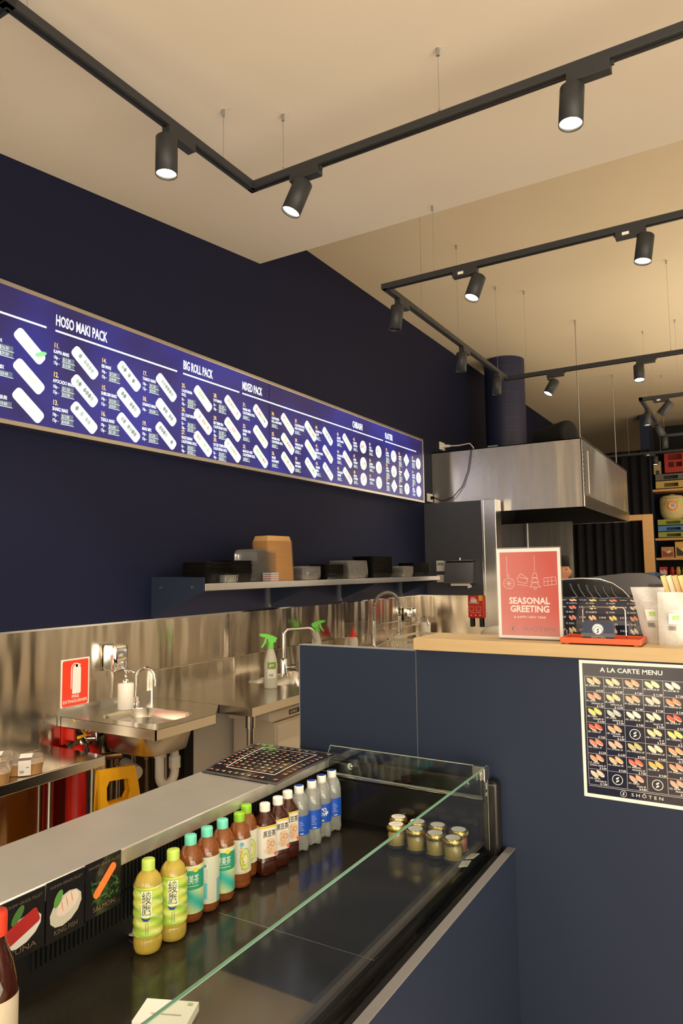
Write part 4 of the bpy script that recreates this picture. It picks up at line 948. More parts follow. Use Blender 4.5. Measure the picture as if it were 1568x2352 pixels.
m = MB(); m.cyl((-2.53, 2.12, .70), (-2.43, 2.20, .71), .016, n=12).cyl((-2.47, 2.2, .66), (-2.47, 2.2, .76), .014, n=10).cyl((-2.47, 2.2, .71), (-2.46, 2.33, .70), .012, n=10).cyl((-2.45, 2.27, .70), (-2.41, 2.27, .74), .018, n=10); m.build('valve_body', 'copper', mv)
for y_, z_ in ((2.18, .77), (2.30, .73)): MB().cyl((-2.45, y_, z_-.02), (-2.43, y_+.03, z_+.02), .017, n=10).build('valve_cap', 'pvc', mv)
m = MB(); 
for p0, p1, r_ in (((-2.45, 2.15, .745), (-2.38, 2.25, .755), .011), ((-2.44, 2.26, .76), (-2.40, 2.34, .70), .012), ((-2.42, 2.33, .66), (-2.42, 2.33, .78), .010), ((-2.5, 2.24, .40), (-2.5, 2.24, .72), .010), ((-2.5, 2.33, .30), (-2.5, 2.33, .70), .012)): m.cyl(p0, p1, r_, n=12)
m.build('supply_pipe', 'chrome', mv)
MB().cyl((-2.47, 2.25, .655), (-2.36, 2.21, .64), .026, n=18).cyl((-2.38, 2.217, .643), (-2.35, 2.206, .638), .031, n=14).build('waste_elbow', 'pvc', mv)

# ---------------------------------------------------------------- long sink bench
bn = thing('sink_bench', 'long stainless steel sink bench with raised splashback along the left wall', 'bench', (-2.25, 4, 0))
m = MB()
X0, X1, Y0, Y1 = -2.545, -1.94, 2.492, 5.84
sheet_hole(m, X0, X1, 3.02, 3.62, .9, -2.44, -2.04, 3.05, 3.55, .06, .2)
m.box(X0, X1, Y0, 3.02, .862, .9); m.box(X0, X1, 3.62, 4.35, .862, .9); sheet_hole(m, X0, X1, 4.35, 5.05, .9, -2.44, -2.04, 4.42, 4.95, .06, .2); m.box(X0, X1, 5.05, Y1, .862, .9)
m.box(X1-.004, X1, 3.02, 3.62, .862, .9).box(X1-.004, X1, 4.35, 5.05, .862, .9)
m.build('benchtop', 'steeltop', bn)
m = MB().box(-2.563, -2.545, Y0, Y1, .862, 1.026); m.build('upstand', 'steelwall', bn, bevel=.002)
MB().box(-2.564, -2.545, Y0-.003, Y0, .862, 1.03).build('upstand_end', 'chrome', bn)
for x, y in ((-1.99, 2.545), (-1.99, 4.2), (-2.5, 2.545)): MB().cyl((x, y, 0), (x, y, .862), .019, n=20).cyl((x, y, .80), (x, y, .862), .024, n=20).build('leg', 'steel', bn)
wb = thing('side_panel', 'pale board panel standing under the sink bench', 'panel', (-2.28, 2.75, 0))
MB().box(-2.31, -2.295, 2.505, 3.1, 0, .845).build('board', 'beige_panel', wb); MB().box(-2.315, -2.29, 2.44, 2.50, 0, .84).build('gap_strip', 'blackmatte', wb)  # black strip stands in for the shaded gap beside the board
dw = thing('dishwasher', 'cream under-bench dishwasher below the long steel bench', 'dishwasher', (-2.1, 2.95, 0))
MB().box(-2.28, -2.02, 2.775, 3.35, .02, .775).build('body', 'cream', dw, bevel=.006)
MB().box(-2.27, -2.0, 2.71, 3.35, .783, .843).build('control_panel', 'cream', dw, bevel=.018, seg=4)
MB().box(-2.022, -2.012, 2.785, 3.34, .05, .765).build('door', 'cream', dw, bevel=.004)
F_ = flat((-2.0, 2.86, .812), (0, 1, 0), (0, 0, 1)); m = MB(); m.rrect(F_, .05, 0, .105, .024, 0, (.02, .02, .02), .0008, .2); m.text(F_, 'ATMUS', .012, -.006, .012, (.8, .8, .8), off=.0014, bold=.01); m.ell(F_, .006, 0, .004, .006, 0, (.6, .08, .05), .0014)
m.build('badge', 'print', dw)

def pipe_tap(name, label, c, h):
    t = thing(name, label, 'tap', c); x, y, z = c
    MB().lathe([(.021, 0), (.021, .09), (.017, .10), (.0105, .104)], c, 22).build('base', 'chrome', t)
    pts = [(x, y, z+.10), (x, y, z+h-.03)]+[(x+.012*(1-math.cos(a)), y+.026*(1-math.cos(a)), z+h-.03+.03*math.sin(a)) for a in [PI/2*i/5 for i in range(1, 6)]]
    pts += [(x+.07, y+.14, z+h)]+[(x+.07+.02*math.sin(a), y+.14+.035*math.sin(a), z+h-.035*(1-math.cos(a))) for a in [PI/2*i/5 for i in range(1, 6)]]+[(x+.098, y+.19, z+h-.085)]
    MB().tube(pts, .0105, 14).build('spout', 'chrome', t)
    MB().cyl((x+.015, y+.008, z+.05), (x+.04, y+.02, z+.05), .010, n=14).cyl((x+.04, y+.02, z+.05), (x+.062, y+.03, z+.05), .018, n=18).build('handle', 'chrome', t)
pipe_tap('sink_tap', 'tall square-arched chrome mixer tap behind the spray bottle', (-2.36, 3.33, .9), .265)

def spraybottle(x, y, z, s, label, lbl=True, a=.534):
    c = (x, y, z); t = thing('spray_bottle', label, 'spray bottle', c)
    MB().lathe([(.001, .002), (.030*s, 0), (.034*s, .004), (.034*s, .12*s), (.030*s, .15*s), (.020*s, .185*s), (.014*s, .20*s), (.013*s, .205*s)], c, 26).build('bottle', 'milky', t)
    d = V((math.cos(a+PI), math.sin(a+PI), 0)); e_ = V((-d.y, d.x, 0)); o_ = V(c)+V((0, 0, .205*s))
    m = MB().lathe([(.0165*s, 0), (.0165*s, .022*s), (.012*s, .026*s)], o_, 18)
    P = lambda u, w: o_+d*u*s+V((0, 0, w*s))
    m.prism([P(u, w)-e_*.009*s for u, w in ((-.026, .030), (-.034, .050), (-.012, .062), (.020, .072), (.046, .074), (.050, .060), (.028, .054), (.012, .044), (.010, .026), (-.010, .024))], e_*.018*s)
    m.prism([P(u, w)-e_*.006*s for u, w in ((.018, .052), (.030, .050), (.034, .030), (.050, .004), (.043, .000), (.024, .026))], e_*.012*s)
    m.build('trigger_head', 'green', t, bevel=.002*s)
    m = MB(); m.cyl(P(.048, .067), P(.058, .067), .007*s, n=10); m.build('nozzle', 'green', t)
    if lbl:
        f = wrap(c, .0342*s, A0+.1); m = MB(); m.rect(f, -.022*s, .055*s, .024*s, .135*s, (.74, .74, .68), .0006, 5); m.rect(f, -.022*s, .100*s, .024*s, .135*s, (.18, .32, .06), .0009, 5); m.ell(f, 0, .118*s, .012*s, .006*s, .2, (.75, .8, .6), .0014)
        for i in range(7): m.rect(f, (-.012+.003*i)*s, .062*s, (-.0105+.003*i)*s, .076*s, (.15, .15, .15), .001)
        m.build('label', 'print', t)
spraybottle(-2.187, 2.966, .9, 1.0, 'green-trigger spray bottle standing at the front of the steel bench')
spraybottle(-2.49, 3.88, .9, 1.0, 'green-trigger spray bottle further back, half hidden by the counter edge', False, a=.534+PI)
c = (-2.45, 4.29, .9); t = thing('squeeze_bottle', 'clear squeeze bottle with a red pointed cap on the bench', 'squeeze bottle', c)
MB().lathe([(.001, .002), (.034, 0), (.036, .004), (.036, .11), (.030, .13), (.022, .138)], c, 22).build('bottle', 'milky', t)
MB().lathe([(.025, .136), (.025, .152), (.012, .165), (.006, .20), (.003, .205)], c, 18).build('pointed_cap', 'redplastic', t)

# spring tap
st_ = thing('spring_tap', 'tall chrome spring-neck rinse tap', 'tap', (-2.43, 4.57, .9))
x, y = -2.43, 4.57
MB().cyl((x, y, .9), (x, y, 1.13), .014, n=16).lathe([(.022, .9), (.022, .94), (.014, .95)], (x, y, 0), 18).build('column', 'chrome', st_)
arc = [(x, y, 1.13+.09*i/4) for i in range(5)]+[(x+.0, y+.215-.215*math.cos(a), 1.22+.11*math.sin(a)) for a in [PI*i/16 for i in range(1, 17)]]+[(x, y+.43, 1.20), (x, y+.43, 1.14)]
sp = []; nT = 620
def along(s_):
    i = min(int(s_), len(arc)-2); return V(arc[i]).lerp(V(arc[i+1]), s_-i)
for i in range(nT+1):
    s_ = (len(arc)-1)*i/nT; p = along(s_); d = (V(arc[min(int(s_)+1, len(arc)-1)])-V(arc[min(int(s_), len(arc)-2)])).normalized()
    a_ = V((1, 0, 0)); b2 = d.cross(a_); th = i*2*PI/12
    sp.append(p+(a_*math.cos(th)+b2*math.sin(th))*.0135)
MB().tube(sp, .0022, 5).build('spring', 'chrome', st_)
MB().tube(arc, .007, 8).build('inner_hose', 'blackplastic', st_)
MB().cyl((x, y+.43, 1.14), (x, y+.43, 1.07), .013, n=14).cyl((x, y+.43, 1.07), (x, y+.43, 1.0), .017, n=16).cyl((x, y+.43, 1.0), (x, y+.43, .975), .022, n=16).build('spray_head', 'chrome', st_)
MB().cyl((x, y, 1.10), (x, y+.43, 1.10), .005, n=10).build('holder_arm', 'chrome', st_)
MB().tube([(x, y+.0, .93), (x+.05, y+.1, .97), (x+.11, y+.2, 1.03)], .007, 8).build('mixer_lever', 'chrome', st_)

# dish basket & cup, paper roll holder
bk = MB(); bx0, bx1, by0, by1 = -2.40, -1.98, 4.72, 5.28
for z in (.905, .975, .985): bk.box(bx0, bx1, by0, by0+.006, z, z+.008).box(bx0, bx1, by1-.006, by1, z, z+.008).box(bx0, bx0+.006, by0, by1, z, z+.008).box(bx1-.006, bx1, by0, by1, z, z+.008)
for i in range(20):
    a = bx0+(bx1-bx0)*i/20; bk.cyl((a, by0+.003, .91), (a+.02, by0+.003, .98), .003, n=5).cyl((a+.02, by0+.003, .91), (a, by0+.003, .98), .003, n=5)
for i in range(26):
    a = by0+(by1-by0)*i/26; bk.cyl((bx1-.003, a, .91), (bx1-.003, a+.02, .98), .003, n=5).cyl((bx1-.003, a+.02, .91), (bx1-.003, a, .98), .003, n=5)
bk.box(bx0, bx1, by0, by1, .902, .906)
tag(bk.build('dish_rack', 'cream', None, origin=(-2.2, 5, .9)), 'cream lattice dish basket on the bench behind the oak countertop', 'basket')
c = (-2.475, 5.6, .9); t = thing('towel_roll_stand', 'white roll with a chrome ring handle at the rear of the bench', 'roll', c)
MB().lathe([(.04, .0), (.045, .004), (.045, .14), (.042, .145), (.01, .146)], c, 22).build('roll', 'white', t)
MB().tube([(c[0]-.045+.045*(1-math.cos(a)), c[1]-.03, .9+.12+.075*math.sin(a)) for a in [PI*i/12 for i in range(13)]], .007, 8).build('ring', 'chrome', t)

# ---------------------------------------------------------------- wall shelf and its stacks
SZ = 1.447
ws = thing('wall_shelf', 'long stainless wall shelf carried by dark triangular brackets', 'shelf', (-2.4, 2.5, 1.27))
m = MB().box(-2.565, -2.232, 2.51, 5.36, SZ-.012, SZ).box(-2.236, -2.228, 2.51, 5.36, SZ-.034, SZ+.001); m.build('shelf_board', 'steel', ws, bevel=.002)
def bracket(y, mm, z0=1.28, x1=-2.24):
    return MB().prism([(WX, y, z0), (WX, y, SZ-.035), (x1, y, SZ-.035), (x1, y, SZ-.045)], (0, .006, 0))
MB().prism([(WX, 2.5, 1.276), (WX, 2.5, 1.482), (-2.232, 2.5, 1.478), (-2.232, 2.5, 1.412)], (0, .008, 0)).build('end_bracket', 'laminate', ws)
MB().cyl((-2.505, 2.5, 1.43), (-2.505, 2.494, 1.43), .008, n=14).build('bolt', 'zinc', ws); MB().cyl((-2.30, 2.5, 1.43), (-2.30, 2.494, 1.43), .008, n=14).build('bolt', 'zinc', ws)
for y in (3.45, 4.30, 5.30):
    m = MB().prism([(WX, y, 1.29), (WX, y, SZ-.014), (-2.25, y, SZ-.014), (-2.25, y, SZ-.035)], (0, .006, 0))
    bkt = m.build('bracket', 'laminate', ws)
    MB().box(WX, WX+.03, y-.012, y, 1.285, SZ-.014).build('bracket_flange', 'zinc', ws)
MB().box(WX, WX+.014, 2.51, 5.84, 1.277, 1.43).build('back_rail', 'duct', ws)

def stack(proto, n, pitch, jx=.0012, lean=(0, 0), tw=.02):
    rr = random.Random(int(pitch*1e5)+n); bx, by, bz = proto.location
    for i in range(1, n):
        d = dup(proto, (rr.uniform(-jx, jx)+lean[0]*i, rr.uniform(-jx, jx)+lean[1]*i, pitch*i)); d.rotation_euler = (0, 0, rr.uniform(-tw, tw))
def tray_obj(name, m_, c, w, d, h, label, cat, group, r=.02, flange=.013, rot=0, up=True, ribs=0):
    rings = [(0.0, w*.86, d*.86, r*.8), (.0015, w*.88, d*.88, r*.8), (h-.002, w-.004, d-.004, r), (h-.001, w+flange, d+flange, r+.002), (h, w+flange, d+flange, r+.002), (h-.001, w-.006, d-.006, r), (.004, w*.86, d*.86, r*.8)]
    if not up: rings = [(h-z, a, b_, q) for z, a, b_, q in rings]
    m = MB().loft(rings, c, rot, 4, cap=(True, True))
    if ribs:
        for i in range(ribs):
            t_ = -w/2+w*(i+.5)/ribs
            for s_ in (-1, 1): m.cyl((c[0]+s_*d*.0+t_*math.cos(rot)-s_*(d/2-.006)*math.sin(rot), c[1]+t_*math.sin(rot)+s_*(d/2-.006)*math.cos(rot), c[2]+.004), (c[0]+t_*math.cos(rot)-s_*(d/2-.001)*math.sin(rot), c[1]+t_*math.sin(rot)+s_*(d/2-.001)*math.cos(rot), c[2]+h-.003), .0015, n=4)
    o = m.build(name, m_, None, origin=c); tag(o, label, cat, group); return o
q = R(90)
z = SZ+.001
p = tray_obj('sushi_tray', 'blackgloss', (-2.36, 2.68, z), .25, .17, .045, 'black plastic sushi tray with cornered rim in the leftmost shelf stack', 'tray', 'leftmost stack of black trays', rot=q+.15, r=.03)
stack(p, 9, .0072, .004, tw=.08)
p = tray_obj('sushi_tray', 'blackgloss', (-2.37, 2.875, z), .17, .16, .045, 'black plastic sushi tray in the taller stack beside the leftmost one', 'tray', 'second stack of black trays', rot=q, r=.025)
stack(p, 10, .0074, .003, tw=.05)
p = tray_obj('clear_container', 'clearplastic', (-2.27, 2.72, z), .11, .06, .038, 'low clear plastic container in front of the leftmost black trays', 'container', None, rot=q, r=.02, ribs=6)
# clear lids standing on edge
for i in range(20):
    y_ = 3.005+i*.0078
    c = (-2.38+.0006*i, y_, z)
    if i == 0:
        m = MB(); o0 = V(c)
        ring_ = lambda k, yy, r_: [o0+V(((k*.078-r_)*sx+r_*math.cos(PI/2*(q_+j/4)), yy, .088+(k*.085-r_)*sy+r_*math.sin(PI/2*(q_+j/4)))) for q_, (sx, sy) in enumerate(((1, 1), (-1, 1), (-1, -1), (1, -1))) for j in range(5)]
        rs = [ring_(1.02, 0, .022), ring_(.98, .001, .022), ring_(.94, .018, .02), ring_(.88, .022, .018)]
        vs = [p_ for rr in rs for p_ in rr]; k = 20
        m.add(vs, [(a*k+b_, a*k+(b_+1) % k, (a+1)*k+(b_+1) % k, (a+1)*k+b_) for a in range(3) for b_ in range(k)], smooth=True); m.add(rs[-1], [tuple(range(k))])
        lid0 = tag(m.build('clear_container', 'clearplastic', None, origin=c), 'clear plastic lid standing on edge left of the kraft trays', 'lid', 'clear lids standing on edge')
    else:
        d = dup(lid0, (c[0]+2.38, c[1]-3.005, 0)); d.rotation_euler = (0, 0, 0)
for i in range(8):
    cc = [(.45, .2, .15), (.6, .5, .3), (.2, .2, .35), (.6, .55, .5)][i % 4]
    c = (-2.262, 3.075, z+i*.0058)
    tag(MB().box(c[0]-.03, c[0]+.025, c[1]-.035, c[1]+.035, c[2], c[2]+.005, cc).build('seasoning_packet', 'print', None, origin=c), 'small printed packet in the low pile left of the kraft trays', 'packet', 'packets piled left of the kraft trays')
p = tray_obj('kraft_tray', 'kraft', (-2.35, 3.225, z), .205, .125, .030, 'kraft paper tray in the tall nested stack on the shelf', 'tray', 'tall stack of kraft trays', rot=q-.12, r=.012, up=False, flange=.006)
stack(p, 38, .0060, .0005, lean=(.0000, -.0005), tw=.008)
p = tray_obj('clear_container', 'clearplastic', (-2.35, 3.52, z), .20, .13, .030, 'clear plastic lid in the stack just right of the kraft trays', 'lid', 'clear lids right of the kraft trays', rot=q, r=.02, ribs=12)
stack(p, 11, .0052, .001, tw=.02)
p = tray_obj('sushi_tray', 'blackgloss', (-2.35, 3.79, z), .22, .14, .030, 'black plastic tray between the two stacks of clear lids', 'tray', 'black trays between the clear lids', rot=q, r=.018)
stack(p, 13, .0052, .001, tw=.02)
p = tray_obj('clear_container', 'clearplastic', (-2.36, 4.10, z), .26, .15, .035, 'large clear plastic lid in the sagging stack in the middle of the shelf', 'lid', 'large clear lids in the middle of the shelf', rot=q, r=.025, ribs=12)
stack(p, 16, .0056, .002, lean=(.0, -.0008), tw=.02)
p = tray_obj('sushi_tray', 'blackgloss', (-2.36, 4.44, z), .32, .17, .032, 'large black plastic tray in the tallest stack of black trays', 'tray', 'tallest stack of black trays', rot=q, r=.02)
stack(p, 22, .0056, .001, tw=.015)
p = tray_obj('clear_container', 'clearplastic', (-2.32, 4.80, z), .22, .14, .032, 'clear plastic lid in the low slanting stack near the shelf end', 'lid', 'clear lids near the shelf end', rot=q+.1, r=.022, ribs=10)
stack(p, 10, .0054, .002, tw=.03)
p = tray_obj('sushi_tray', 'blackgloss', (-2.36, 5.14, z), .30, .15, .032, 'black plastic tray in the last stack at the far shelf end', 'tray', 'last stack of black trays at the shelf end', rot=q, r=.02)
stack(p, 15, .0052, .001, tw=.02)

# ---------------------------------------------------------------- rear partition fittings
def plate(x0, x1, z0, z1, y=5.848, d=.018): return MB().box(x0, x1, y-d, y, z0, z1)
th = thing('thermostat', 'white wall thermostat with a grey screen on the rear partition', 'thermostat', (-2.41, 5.84, 1.48))
plate(-2.458, -2.368, 1.482, 1.578).build('housing', 'white', th, bevel=.004)
MB().box(-2.445, -2.385, 5.828, 5.8302, 1.535, 1.56, (.30, .34, .28)).build('screen', 'print', th)
sw = thing('light_switch', 'white blank switch plate below the thermostat', 'switch', (-2.41, 5.84, 1.38))
plate(-2.458, -2.368, 1.385, 1.452, d=.01).build('plate', 'white', sw, bevel=.003); MB().box(-2.418, -2.408, 5.8345, 5.838, 1.41, 1.427).build('rocker', 'cream', sw)
pd = thing('paper_towel_dispenser', 'steel paper towel dispenser on the rear partition', 'dispenser', (-2.22, 5.8, 1.37))
MB().prism([(-2.355, 5.85, 1.572), (-2.355, 5.78, 1.560), (-2.355, 5.75, 1.38), (-2.355, 5.85, 1.372)], (.265, 0, 0)).build('casing', 'steel', pd, bevel=.004)
MB().box(-2.355, -2.09, 5.76, 5.85, 1.570, 1.578).cyl((-2.22, 5.80, 1.578), (-2.22, 5.80, 1.60), .008, n=10).build('lid', 'steel', pd, bevel=.002)
MB().box(-2.30, -2.13, 5.775, 5.80, 1.355, 1.374).obox((-2.125, 5.77, 1.348), (1, 0, .4), (0, 1, 0), (-.4, 0, 1), .035, .01, .02).build('paper_towel', 'white', pd)
MB().prism([(-2.235, 5.752, 1.385), (-2.222, 5.757, 1.42), (-2.209, 5.752, 1.385)], (0, .002, 0)).build('viewing_slot', 'blackmatte', pd)
fb = thing('fire_blanket', 'red fire blanket pouch with two black pull tabs on the steel wall', 'fire blanket', (-2.09, 5.83, 1.0))
MB().box(-2.165, -2.02, 5.815, 5.843, 1.075, 1.272).build('pouch', 'redplastic', fb, bevel=.01)
F_ = flat((-2.165, 5.8145, 1.075), (1, 0, 0), (0, 0, 1)); m = MB(); m.text(F_, 'FIRE', .05, .165, .016, (.85, .8, .75), 'c', bold=.02); m.rrect(F_, .055, .15, .06, .03, 0, (.8, .78, .7), .0004); m.text(F_, 'BLANKET', .06, .125, .014, (.85, .8, .75), 'c', bold=.01, fit=.09); m.text(F_, 'PULL TABS', .07, .045, .010, (.8, .7, .65), 'c', fit=.10)
m.frame(F_, .012, .065, .055, .10, .002, (.8, .7, .65)); m.frame(F_, .075, .065, .12, .10, .002, (.8, .7, .65)); m.rect(F_, .10, .15, .135, .197, (.9, .5, .05), .002)
for i in range(3): m.ell(F_, .03+i*.04, .025, .006, .006, 0, (.8, .7, .65))
m.build('pouch_print', 'print', fb)
for x_ in (-2.150, -2.065): MB().box(x_, x_+.03, 5.82, 5.832, 1.0, 1.08).build('pull_tab', 'blackplastic', fb, bevel=.003)
# sockets with plugs
def socket(y, z, label, wall='x'):
    t = thing('wall_socket', label, 'socket', (WX+.006, y, z))
    MB().box(WX+.001, WX+.014, y-.06, y+.06, z-.038, z+.038).build('plate', 'white', t, bevel=.003)
    return t
socket(6.30, 2.70, 'white power socket with a white plug above the hood front')
t = thing('power_plug', 'white plug with a curling white lead above the menu board end', 'plug', (WX+.03, 6.3, 2.70))
MB().cyl((WX+.014, 6.3, 2.70), (WX+.09, 6.3, 2.695), .018, .012, n=12).tube([(WX+.09, 6.3, 2.695), (WX+.18, 6.3, 2.69), (WX+.30, 6.28, 2.695), (WX+.34, 6.26, 2.65), (WX+.36, 6.24, 2.60)], .006, 8).build('lead', 'white', t)
socket(5.97, 2.165, 'white power socket with a black plug at the lower hood corner')
t = thing('power_lead', 'black cord looping from the lower socket up over the hood edge', 'cord', (WX+.03, 6.0, 2.165))
MB().cyl((WX+.014, 5.985, 2.165), (WX+.05, 5.985, 2.165), .017, .012, n=12).tube([(WX+.05, 5.985, 2.165), (WX+.12, 6.0, 2.13), (WX+.22, 6.01, 2.16), (WX+.31, 6.03, 2.26), (WX+.365, 6.035, 2.40), (WX+.39, 6.035, 2.54), (WX+.40, 6.05, 2.605), (WX+.38, 6.1, 2.612)], .0045, 8).build('lead', 'blackplastic', t)

# ---------------------------------------------------------------- exhaust hood, duct, rods
hd = thing('exhaust_hood', 'large stainless exhaust hood above the rear cooking area', 'exhaust hood', (-1.9, 7.2, 2.0))
hx0, hx1, hy0, hy1, hz0, hz1 = WX+.002, -1.2, 6.05, 8.5, 2.012, 2.598
m = MB().box(hx0, hx1, hy0, hy0+.01, hz0, hz1).box(hx1-.01, hx1, hy0, hy1, hz0, hz1).box(hx0, hx1, hy1-.01, hy1, hz0, hz1).box(hx0, hx1, hy0, hy1, hz1-.008, hz1)
m.build('canopy', 'steelhood', hd)
MB().box(hx1-.001, hx1+.006, hy0-.004, hy1, hz1-.02, hz1+.003).box(hx1-.004, hx1+.006, hy0-.004, hy0+.03, hz0, hz1).box(hx1, hx1+.008, hy0, hy1, hz0, hz0+.10).build('edge_trim', 'steel', hd, bevel=.002)
MB().box(hx1+.001, hx1+.004, hy0+.25, hy1-.3, hz0+.13, hz1-.08).build('side_panel', 'steelhood', hd)
pts = [(hx0+.01, hy0+.01), (hx1-.01, hy0+.01), (hx1-.01, hy1-.01), (hx0+.01, hy1-.01)]; inn = [(hx0+.2, hy0+.35), (hx1-.3, hy0+.35), (hx1-.3, hy1-.4), (hx0+.2, hy1-.4)]
m = MB(); m.add([(a, b_, hz0+.005) for a, b_ in pts]+[(a, b_, hz0-.0+.20) for a, b_ in inn], [(0, 1, 5, 4), (1, 2, 6, 5), (2, 3, 7, 6), (3, 0, 4, 7), (4, 5, 6, 7)]); m.build('filter_bay', 'blackmatte', hd)
for i in range(14): MB().cyl((hx1+.006, hy0+.012, hz0+.04+i*.04), (hx1+.009, hy0+.012, hz0+.04+i*.04), .004, n=8).build('rivet', 'zinc', hd)
MB().box(-2.02, -1.93, hy0+.0, hy0+.03, hz1, hz1+.012).build('lug', 'zinc', hd)
dt = thing('exhaust_duct', 'round navy-painted exhaust duct rising from the hood to the ceiling', 'duct', (-2.22, 7.35, 2.6))
prof = [(.212, 2.598)]
z_ = 2.66
while z_ < 3.70: prof += [(.212, z_-.004), (.212, z_), (.2138, z_+.005), (.212, z_+.010), (.212, z_+.014)]; z_ += .14
prof += [(.212, 3.733)]
MB().lathe(prof, (-2.21, 7.25, 0), 40).build('pipe', 'duct', dt)
sk = thing('loudspeaker', 'black round-ended loudspeaker lying on top of the hood', 'speaker', (-1.5, 6.6, 2.6))
def horn(c0, c1, r0, r1): 
    c0, c1 = V(c0), V(c1); ax = (c1-c0).normalized(); m = MB(); q = V((0, 0, 1)); q2 = ax.cross(q)
    vs = []; prof = [(0, r0*.7), (.02, r0*.95), (.06, r0), (.5, (r0+r1)/2), (.9, r1), (.97, r1*.96), (1, r1*.8)]
    for h, r_ in prof:
        for i in range(28):
            a = 2*PI*i/28; vs.append(c0.lerp(c1, h)+(q*math.cos(a)+q2*math.sin(a)*1.0)*r_)
    m.add(vs, [(i*28+k, i*28+(k+1) % 28, (i+1)*28+(k+1) % 28, (i+1)*28+k) for i in range(6) for k in range(28)], smooth=True); m.add(vs, [tuple(range(27, -1, -1)), tuple(range(len(vs)-28, len(vs)))]); return m
horn((-1.70, 6.60, 2.715), (-1.37, 6.42, 2.722), .098, .118).build('casing', 'blackmatte', sk)
MB().box(-1.66, -1.62, 6.53, 6.62, 2.6, 2.63).box(-1.44, -1.40, 6.42, 6.5, 2.6, 2.62).build('foot', 'blackmatte', sk)
MB().tube([(-1.66, 6.72, 2.70), (-1.75, 6.7, 2.66), (-1.82, 6.65, 2.64)], .005, 6).build('lead', 'blackmatte', sk)
for i, (x_, y_, zb, lab) in enumerate(((-1.275, 6.37, 2.6, 'thin steel rod from the ceiling to the front corner of the hood'), (-1.30, 8.45, 2.6, 'thin steel rod from the ceiling to the rear corner of the hood'))):
    m = MB().cyl((x_, y_, zb), (x_, y_, 3.735), .005, n=8).cyl((x_, y_, zb), (x_, y_, zb+.02), .014, n=8).cyl((x_, y_, 3.69), (x_, y_, 3.735), .008, n=8)
    tag(m.build('hanging_rod', 'zinc', None, origin=(x_, y_, zb)), lab, 'rod')

# ---------------------------------------------------------------- items on the oak counter
sg = thing('acrylic_sign', 'red Seasonal Greeting sign in a clear acrylic stand on the oak counter', 'sign', (-.605, 2.175, CT))
sx0, sw_, sh_ = -.706, .198, .282; SY = 2.172
MB().box(sx0, sx0+sw_, SY, SY+.001, CT+.004, CT+.004+sh_-.002, (.80, .77, .76)).build('paper', 'printgloss', sg)
F_ = flat((sx0, SY-.0004, CT+.004), (1, 0, 0), (0, 0, 1)); m = MB(); w, h = sw_, sh_-.002
m.rect(F_, .009, .009, w-.009, h-.011, rgb(186, 30, 27), .0002)
wc = (.80, .68, .66)
m.text(F_, 'SEASONAL', w/2, h*.385, .0195, wc, 'c', off=.0008, bold=.03, fit=.127); m.text(F_, 'GREETING', w/2, h*.295, .0195, wc, 'c', off=.0008, bold=.03, fit=.121)
m.text(F_, '& HAPPY NEW YEAR', w/2, h*.225, .0072, wc, 'c', off=.0008, fit=.10); dk_ = (.13, .02, .03)
m.text(F_, 'SHŌTEN', w*.37, h*.088, .0115, dk_, 'l', off=.0008, fit=.10); logo(m, F_, w*.225, h*.108, .0115, dk_, .0008)
# line drawings: bauble, sleigh, tree, parcel
m.line(F_, [(w*.16, h*.92), (w*.16, h*.72)], .0009, wc); m.ring(F_, w*.185, h*.61, .0175, .001, wc); m.ring(F_, w*.17, h*.70, .004, .0008, wc, n=12)
for i in range(8): m.line(F_, [(w*.185, h*.61), (w*.185+.012*math.cos(i*PI/4), h*.61+.012*math.sin(i*PI/4))], .0008, wc)
m.line(F_, [(w*.32, h*.68), (w*.33, h*.63), (w*.47, h*.61), (w*.49, h*.66), (w*.34, h*.68)], .001, wc); m.line(F_, [(w*.34, h*.69), (w*.38, h*.72), (w*.44, h*.69), (w*.49, h*.66)], .001, wc); m.line(F_, [(w*.31, h*.60), (w*.48, h*.585)], .0009, wc)
for i in range(3):
    yy = h*(.57+.05*i); k_ = .085-.02*i; m.line(F_, [(w*.60-w*k_, yy), (w*.60+w*k_, yy), (w*.60+w*.02, yy+h*.055), (w*.60-w*.02, yy+h*.055), (w*.60-w*k_, yy)], .001, wc)
m.line(F_, [(w*.585, h*.57), (w*.585, h*.545), (w*.615, h*.545), (w*.615, h*.57)], .001, wc); m.line(F_, [(w*.60, h*.92), (w*.60, h*.74)], .0008, wc)
m.line(F_, [(w*.74, h*.585), (w*.74, h*.67), (w*.92, h*.68), (w*.93, h*.60), (w*.74, h*.585)], .001, wc); m.line(F_, [(w*.80, h*.59), (w*.80, h*.675)], .0009, wc); m.line(F_, [(w*.86, h*.59), (w*.86, h*.68)], .0009, wc); m.line(F_, [(w*.74, h*.63), (w*.93, h*.64)], .0009, wc)
m.build('sign_print', 'printgloss', sg)
ac = MB().box(sx0-.003, sx0+sw_+.003, SY-.004, SY-.0015, CT+.001, CT+sh_+.006).box(sx0-.003, sx0+sw_+.003, SY+.003, SY+.005, CT+.001, CT+sh_+.006).box(sx0-.003, sx0+sw_+.003, SY-.004, SY+.075, CT, CT+.002)
ac.build('acrylic_stand', 'acrylic', sg)

